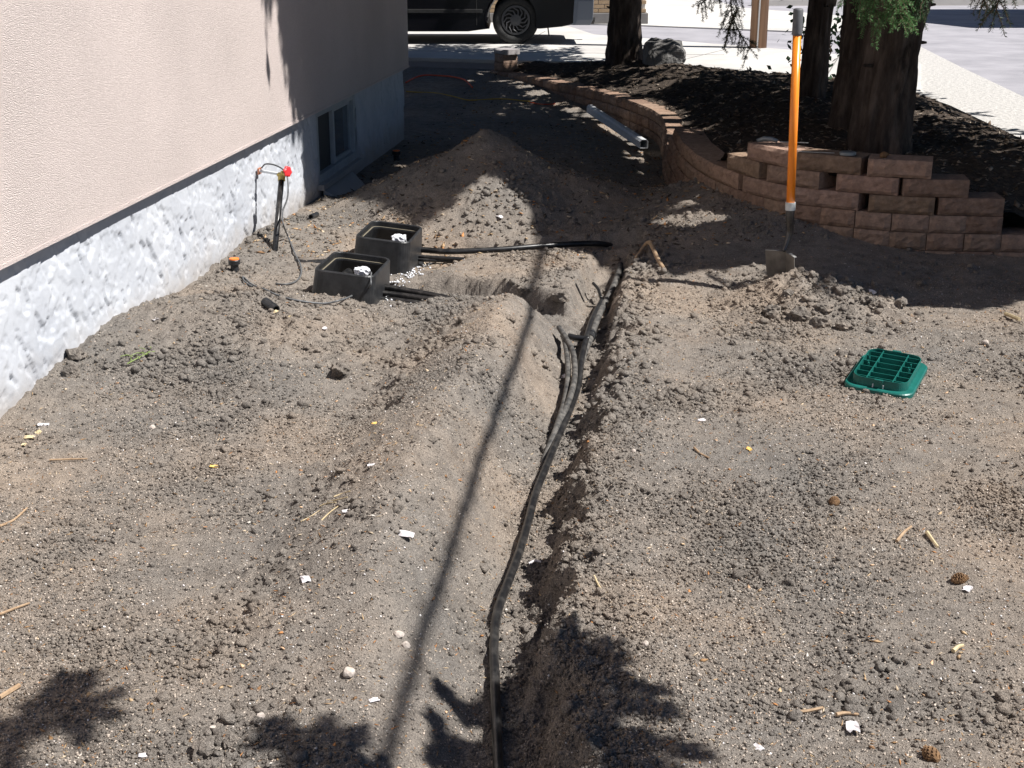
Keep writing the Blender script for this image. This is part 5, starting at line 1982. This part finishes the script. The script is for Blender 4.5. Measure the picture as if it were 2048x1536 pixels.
# green sprig on the hump
mb = MB()
for k in range(9):
    a = np.array(on(262 + k * 5, 725 - k * 2 + random.uniform(-2, 2), .012))
    b = a + np.array([random.uniform(-.05, .05), random.uniform(-.05, .05), random.uniform(.0, .02)])
    mb.tube([tuple(a), tuple((a + b) / 2 + np.array([0, 0, .006])), tuple(b)], .0016, 5)
mb.tube([tuple(on(255, 735, .012)), tuple(on(300, 714, .02))], .002, 5)
tag(mb.build('weed_sprig', M['sprig']), 'pulled green weed sprig on the hump by the foundation', 'weed')


def pine_cone(c, L, r, label, seed, yaw):
    t = thing('spruce_cone', c, label, 'cone', 'fallen spruce cones')
    c = Vector(c)
    d = Vector((math.cos(yaw), math.sin(yaw), .05)).normalized()
    mb = MB()
    mb.tube([c - d * L / 2, c - d * L / 4, c + d * L / 4, c + d * L / 2], [r * .4, r * .7, r * .7, r * .3], 10)
    mb.build('core', M['cone'], t)
    mb = MB()
    u = d.orthogonal().normalized()
    w = d.cross(u)
    for k in range(70):
        f = k / 70
        a = k * 2.4
        rad = r * (.5 + .6 * math.sin(math.pi * min(.97, f + .12)))
        o = u * math.cos(a) + w * math.sin(a)
        p = c + d * (f - .5) * L + o * rad * .55
        q = p + (o * .8 + d * .5).normalized() * rad * .75
        s = (d.cross(o)).normalized() * rad * .38
        mb.add([p - s * .6, p + s * .6, q + s, q - s, p - s * .6 + d * .002, p + s * .6 + d * .002, q + s + d * .002, q - s + d * .002],
               [(0, 1, 2, 3), (7, 6, 5, 4), (0, 4, 5, 1), (1, 5, 6, 2), (2, 6, 7, 3), (3, 7, 4, 0)])
    mb.build('scales', M['cone'], t)
    return t


for px, py, lb, yw in ((1668, 1008, 'opened spruce cone on the flat soil below the green lid', 1.2), (1917, 1165, 'spruce cone beside a white flake at the right', .3), (1862, 1518, 'spruce cone at the bottom edge on the right', 2.0)):
    p = G(px, py)
    pine_cone((p.x, p.y, p.z + .010), .044, .013, lb, 1, yw)
pine_cone(cone_c, .05, .014, 'spruce cone on the right-hand block of the top course', 2, .5)

# low leafy shrub between the trunks
p = Vector((2.92, 13.1, .36))
t = thing('shrub', p, 'small glossy shrub seen between the spruce trunks', 'shrub')
r = np.random.default_rng(9)
n = 260
C = np.array(p) + r.normal(0, 1, (n, 3)) * [.16, .12, .2] + [0, 0, .35]
D = r.normal(0, 1, (n, 3))
D /= np.linalg.norm(D, axis=1)[:, None]
Nn = np.cross(D, r.normal(0, 1, (n, 3)))
Nn /= np.linalg.norm(Nn, axis=1)[:, None]
V, Fq = cards(C, D, Nn, r.uniform(.05, .09, n), r.uniform(.03, .045, n))
np_mesh('foliage', V, Fq, M['needle'], t, tint=np.repeat(np.array([[.03, .07, .03]]) * r.uniform(.7, 1.3, (n, 1)), 4, 0))
mb = MB()
for k in range(7):
    q = p + Vector(r.normal(0, .12, 3)) + Vector((0, 0, .45))
    mb.tube([p, (p + q) / 2 + Vector(r.normal(0, .03, 3)), q], [.008, .006, .003], 5)
mb.build('stems', M['twig'], t)

# ------------------------------------------------------------------ soil crumbs and litter (uncountable)
def scatter(name, n, region, size, shape, m, palette, seed, label, dens=None, zf=None, flat=(.6, 1.0), elong=1.0, sink=.25, ypow=1.6):
    r = np.random.default_rng(seed)
    X, Y = np.empty(0), np.empty(0)
    x0, x1, y0, y1 = region
    while len(X) < n:
        k = n * 2
        u = r.uniform(0, 1, k)
        y = (y0 ** (1 - ypow) + u * (y1 ** (1 - ypow) - y0 ** (1 - ypow))) ** (1 / (1 - ypow))
        x = r.uniform(x0, x1, k)
        ok_ = (x > W0 + WK * y + .01) & (np.abs(x) < .43 * y + .25)
        if dens is not None:
            ok_ &= r.uniform(0, 1, k) < dens(x, y)
        X, Y = np.r_[X, x[ok_]], np.r_[Y, y[ok_]]
    X, Y = X[:n], Y[:n]
    Z = height(X, Y) if zf is None else zf(X, Y)
    base, fc = shape
    nv = len(base)
    s = size[0] * (size[1] / size[0]) ** (r.uniform(0, 1, n) ** 2.2)
    v = base[None] * (1 + r.uniform(-.42, .42, (n, nv, 1)) * (.55 if nv > 12 else 1))
    sc3 = np.stack([s * elong, s, s * r.uniform(*flat, n)], -1)
    v = v * sc3[:, None, :]
    a = r.uniform(0, 2 * np.pi, n)
    b = r.normal(0, .35, n)
    ca_, sa, cb_, sb = np.cos(a), np.sin(a), np.cos(b), np.sin(b)
    x, y, z = v[..., 0], v[..., 1], v[..., 2]
    x, z = x * cb_[:, None] + z * sb[:, None], -x * sb[:, None] + z * cb_[:, None]
    v = np.stack([x * ca_[:, None] - y * sa[:, None], x * sa[:, None] + y * ca_[:, None], z], -1)
    v = v + np.stack([X, Y, Z + sc3[:, 2] * (1 - sink * 2) * .6], -1)[:, None, :]
    Fa = (fc[None] + (np.arange(n) * nv)[:, None, None]).reshape(-1, 3)
    pal = np.array(palette)
    col = pal[r.integers(0, len(pal), n)] * r.uniform(.8, 1.2, (n, 1))
    o = np_mesh(name, v.reshape(-1, 3), Fa, m, tint=np.repeat(col, nv, 0))
    return tag(o, label, 'soil' if 'crumb' in name or 'clod' in name else 'litter', kind='stuff')


_b = bmesh.new()
bmesh.ops.create_icosphere(_b, subdivisions=2, radius=1)
_iv = np.array([tuple(v.co) for v in _b.verts])
_if = np.array([[v.index for v in f.verts] for f in _b.faces])
_b.free()
_iv = _iv * (1 + .9 * fbm(_iv[:, 0] * 2.2 + 3, _iv[:, 1] * 2.2 + _iv[:, 2] * 2.6, 3, 90))[:, None]
ICO2 = (_iv, _if)


TET = (np.array([(1, 1, 1), (-1, -1, 1), (-1, 1, -1), (1, -1, -1)]) / 1.5, np.array([(0, 1, 3), (0, 2, 1), (0, 3, 2), (1, 2, 3)]))


def dusty(x, y):
    return .12 + .88 * sstep(-.22, .18, fbm(x * 1.3, y * .9, 3, 55))


def clod_density(x, y):
    d = sstep(-.05, .45, fbm(x * 1.7, y * 1.7, 3, 40)) * .8 + .06
    u, s = pline(x, y, TR)
    d = d + .8 * np.exp(-((u - .2) / .09) ** 2) * (y < 7.2) + .7 * np.exp(-((u + .62) / .16) ** 2) * (y > 2.5) * (y < 6.2) + .3 * np.exp(-((u - .05) / .08) ** 2)
    d = d + 1.3 * np.exp(-(((x - 1.46) / .33) ** 2 + ((y - 6.25) / .26) ** 2))
    d = d + .5 * np.exp(-(((x + 1.2) / .4) ** 2 + ((y - 5.6) / .5) ** 2))
    d = d + .5 * np.exp(-(((x + .05) / .7) ** 2 + ((y - 7.95) / .3) ** 2))
    tan = np.exp(-(((x + .55) / .5) ** 2 + ((y - 4.4) / 1.3) ** 2))
    return np.clip(d * (1 - .55 * tan), 0, 1)


REG = (-2.2, 3.6, 2.3, 9.2)
PAL = [(1, 1, 1), (.82, .82, .84), (1.12, 1.06, 1.0), (.68, .67, .66), (1.0, .97, .93)]
scatter('soil_clods', 2100, REG, (.006, .018), ICO2, M['soil'], PAL, 21, 'loose soil clods strewn over the yard', lambda x, y: clod_density(x, y) ** 1.5, flat=(.45, .9), sink=.35)
scatter('heap_clods', 3600, (-1.6, 2.4, 4.6, 8.6), (.007, .022), ICO, M['soil'], PAL, 28, 'broken clods on the heaps and trench banks', lambda x, y: clod_density(x, y) ** 1.3, flat=(.5, 1.0), sink=.2, ypow=.9)
scatter('soil_crumbs', 16000, REG, (.0045, .0085), ICO, M['soil'], PAL, 22, 'soil crumbs covering the yard', lambda x, y: (.06 + .94 * clod_density(x, y)) * dusty(x, y), flat=(.5, 1.0), sink=.1)
scatter('small_soil_crumbs', 60000, REG, (.0028, .0058), (OCT_V, OCT_F), M['soil'], PAL, 27, 'small soil crumbs covering the yard', lambda x, y: (.15 + .85 * clod_density(x, y)) * dusty(x, y), flat=(.6, 1.1), sink=.1)
scatter('fine_soil_crumbs', 100000, (-1.9, 2.6, 2.3, 6.6), (.0020, .0048), TET, M['crumb'], [(1.25, 1.2, 1.15), (.8, .8, .8), (1.6, 1.5, 1.4), (.6, .6, .6), (1.9, 1.8, 1.7)], 23, 'fine soil grains covering the yard', lambda x, y: .35 + .65 * dusty(x, y))
LPAL = [(.38, .26, .15), (.30, .18, .09), (.45, .33, .20), (.22, .13, .07), (.52, .42, .30), (.42, .20, .08)]
scatter('needle_litter', 8500, (-2, 2.8, 2.3, 7.5), (.0010, .0022), (OCT_V, OCT_F), M['litter'], LPAL, 24, 'dry needles and bark shreds on the bare soil', None, None, (.7, 1.0), 7.0, .1)
scatter('bark_chips', 1300, (-2, 2.8, 2.3, 7), (.003, .007), (OCT_V, OCT_F), M['litter'], LPAL + [(.62, .58, .52), (.6, .4, .25)], 25, 'small bark and wood chips on the bare soil', None, None, (.25, .5), 2.0, .1)
scatter('white_grit', 3200, (-2, 2.8, 2.3, 8), (.0018, .0045), (OCT_V, OCT_F), M['litter'], [(.7, .68, .66), (.6, .55, .5), (.75, .72, .72)], 26, 'scattered white grit on the bare soil')


def bedscatter(name, n, size, palette, seed, elong, flat, label):
    def zf(x, y):
        i = np.clip(np.round((y - by[0]) / .035).astype(int), 0, len(by) - 1)
        j = np.clip(np.round((x - bx[0]) / .035).astype(int), 0, len(bx) - 1)
        return BZ[i, j]

    def de(x, y):
        return inside(x, y, bed_poly) & (np.abs(pline(x, y, WC)[0]) > .12)
    return scatter(name, n, (.0, 4.6, 6.0, 16), size, (OCT_V, OCT_F), M['litter'], palette, seed, label, de, zf, flat, elong, .1, 1.3)


bedscatter('mulch_chips', 7000, (.006, .018), [(.09, .065, .045), (.14, .10, .07), (.06, .045, .035), (.2, .15, .11), (.3, .25, .2)], 31, 2.2, (.25, .5), 'bark mulch and fallen twigs in the planting bed')
scatter('shade_litter', 5000, (-2.0, 2.6, 7.2, 16), (.004, .012), (OCT_V, OCT_F), M['litter'], LPAL + [(.08, .065, .05)] * 4, 33, 'leaf litter on the shaded ground beyond the heap',
        lambda x, y: (pline(x, y, WC)[0] * 0 + 1) * (~inside(x, y, bed_poly)), None, (.3, .6), 2.5, .1, 1.2)
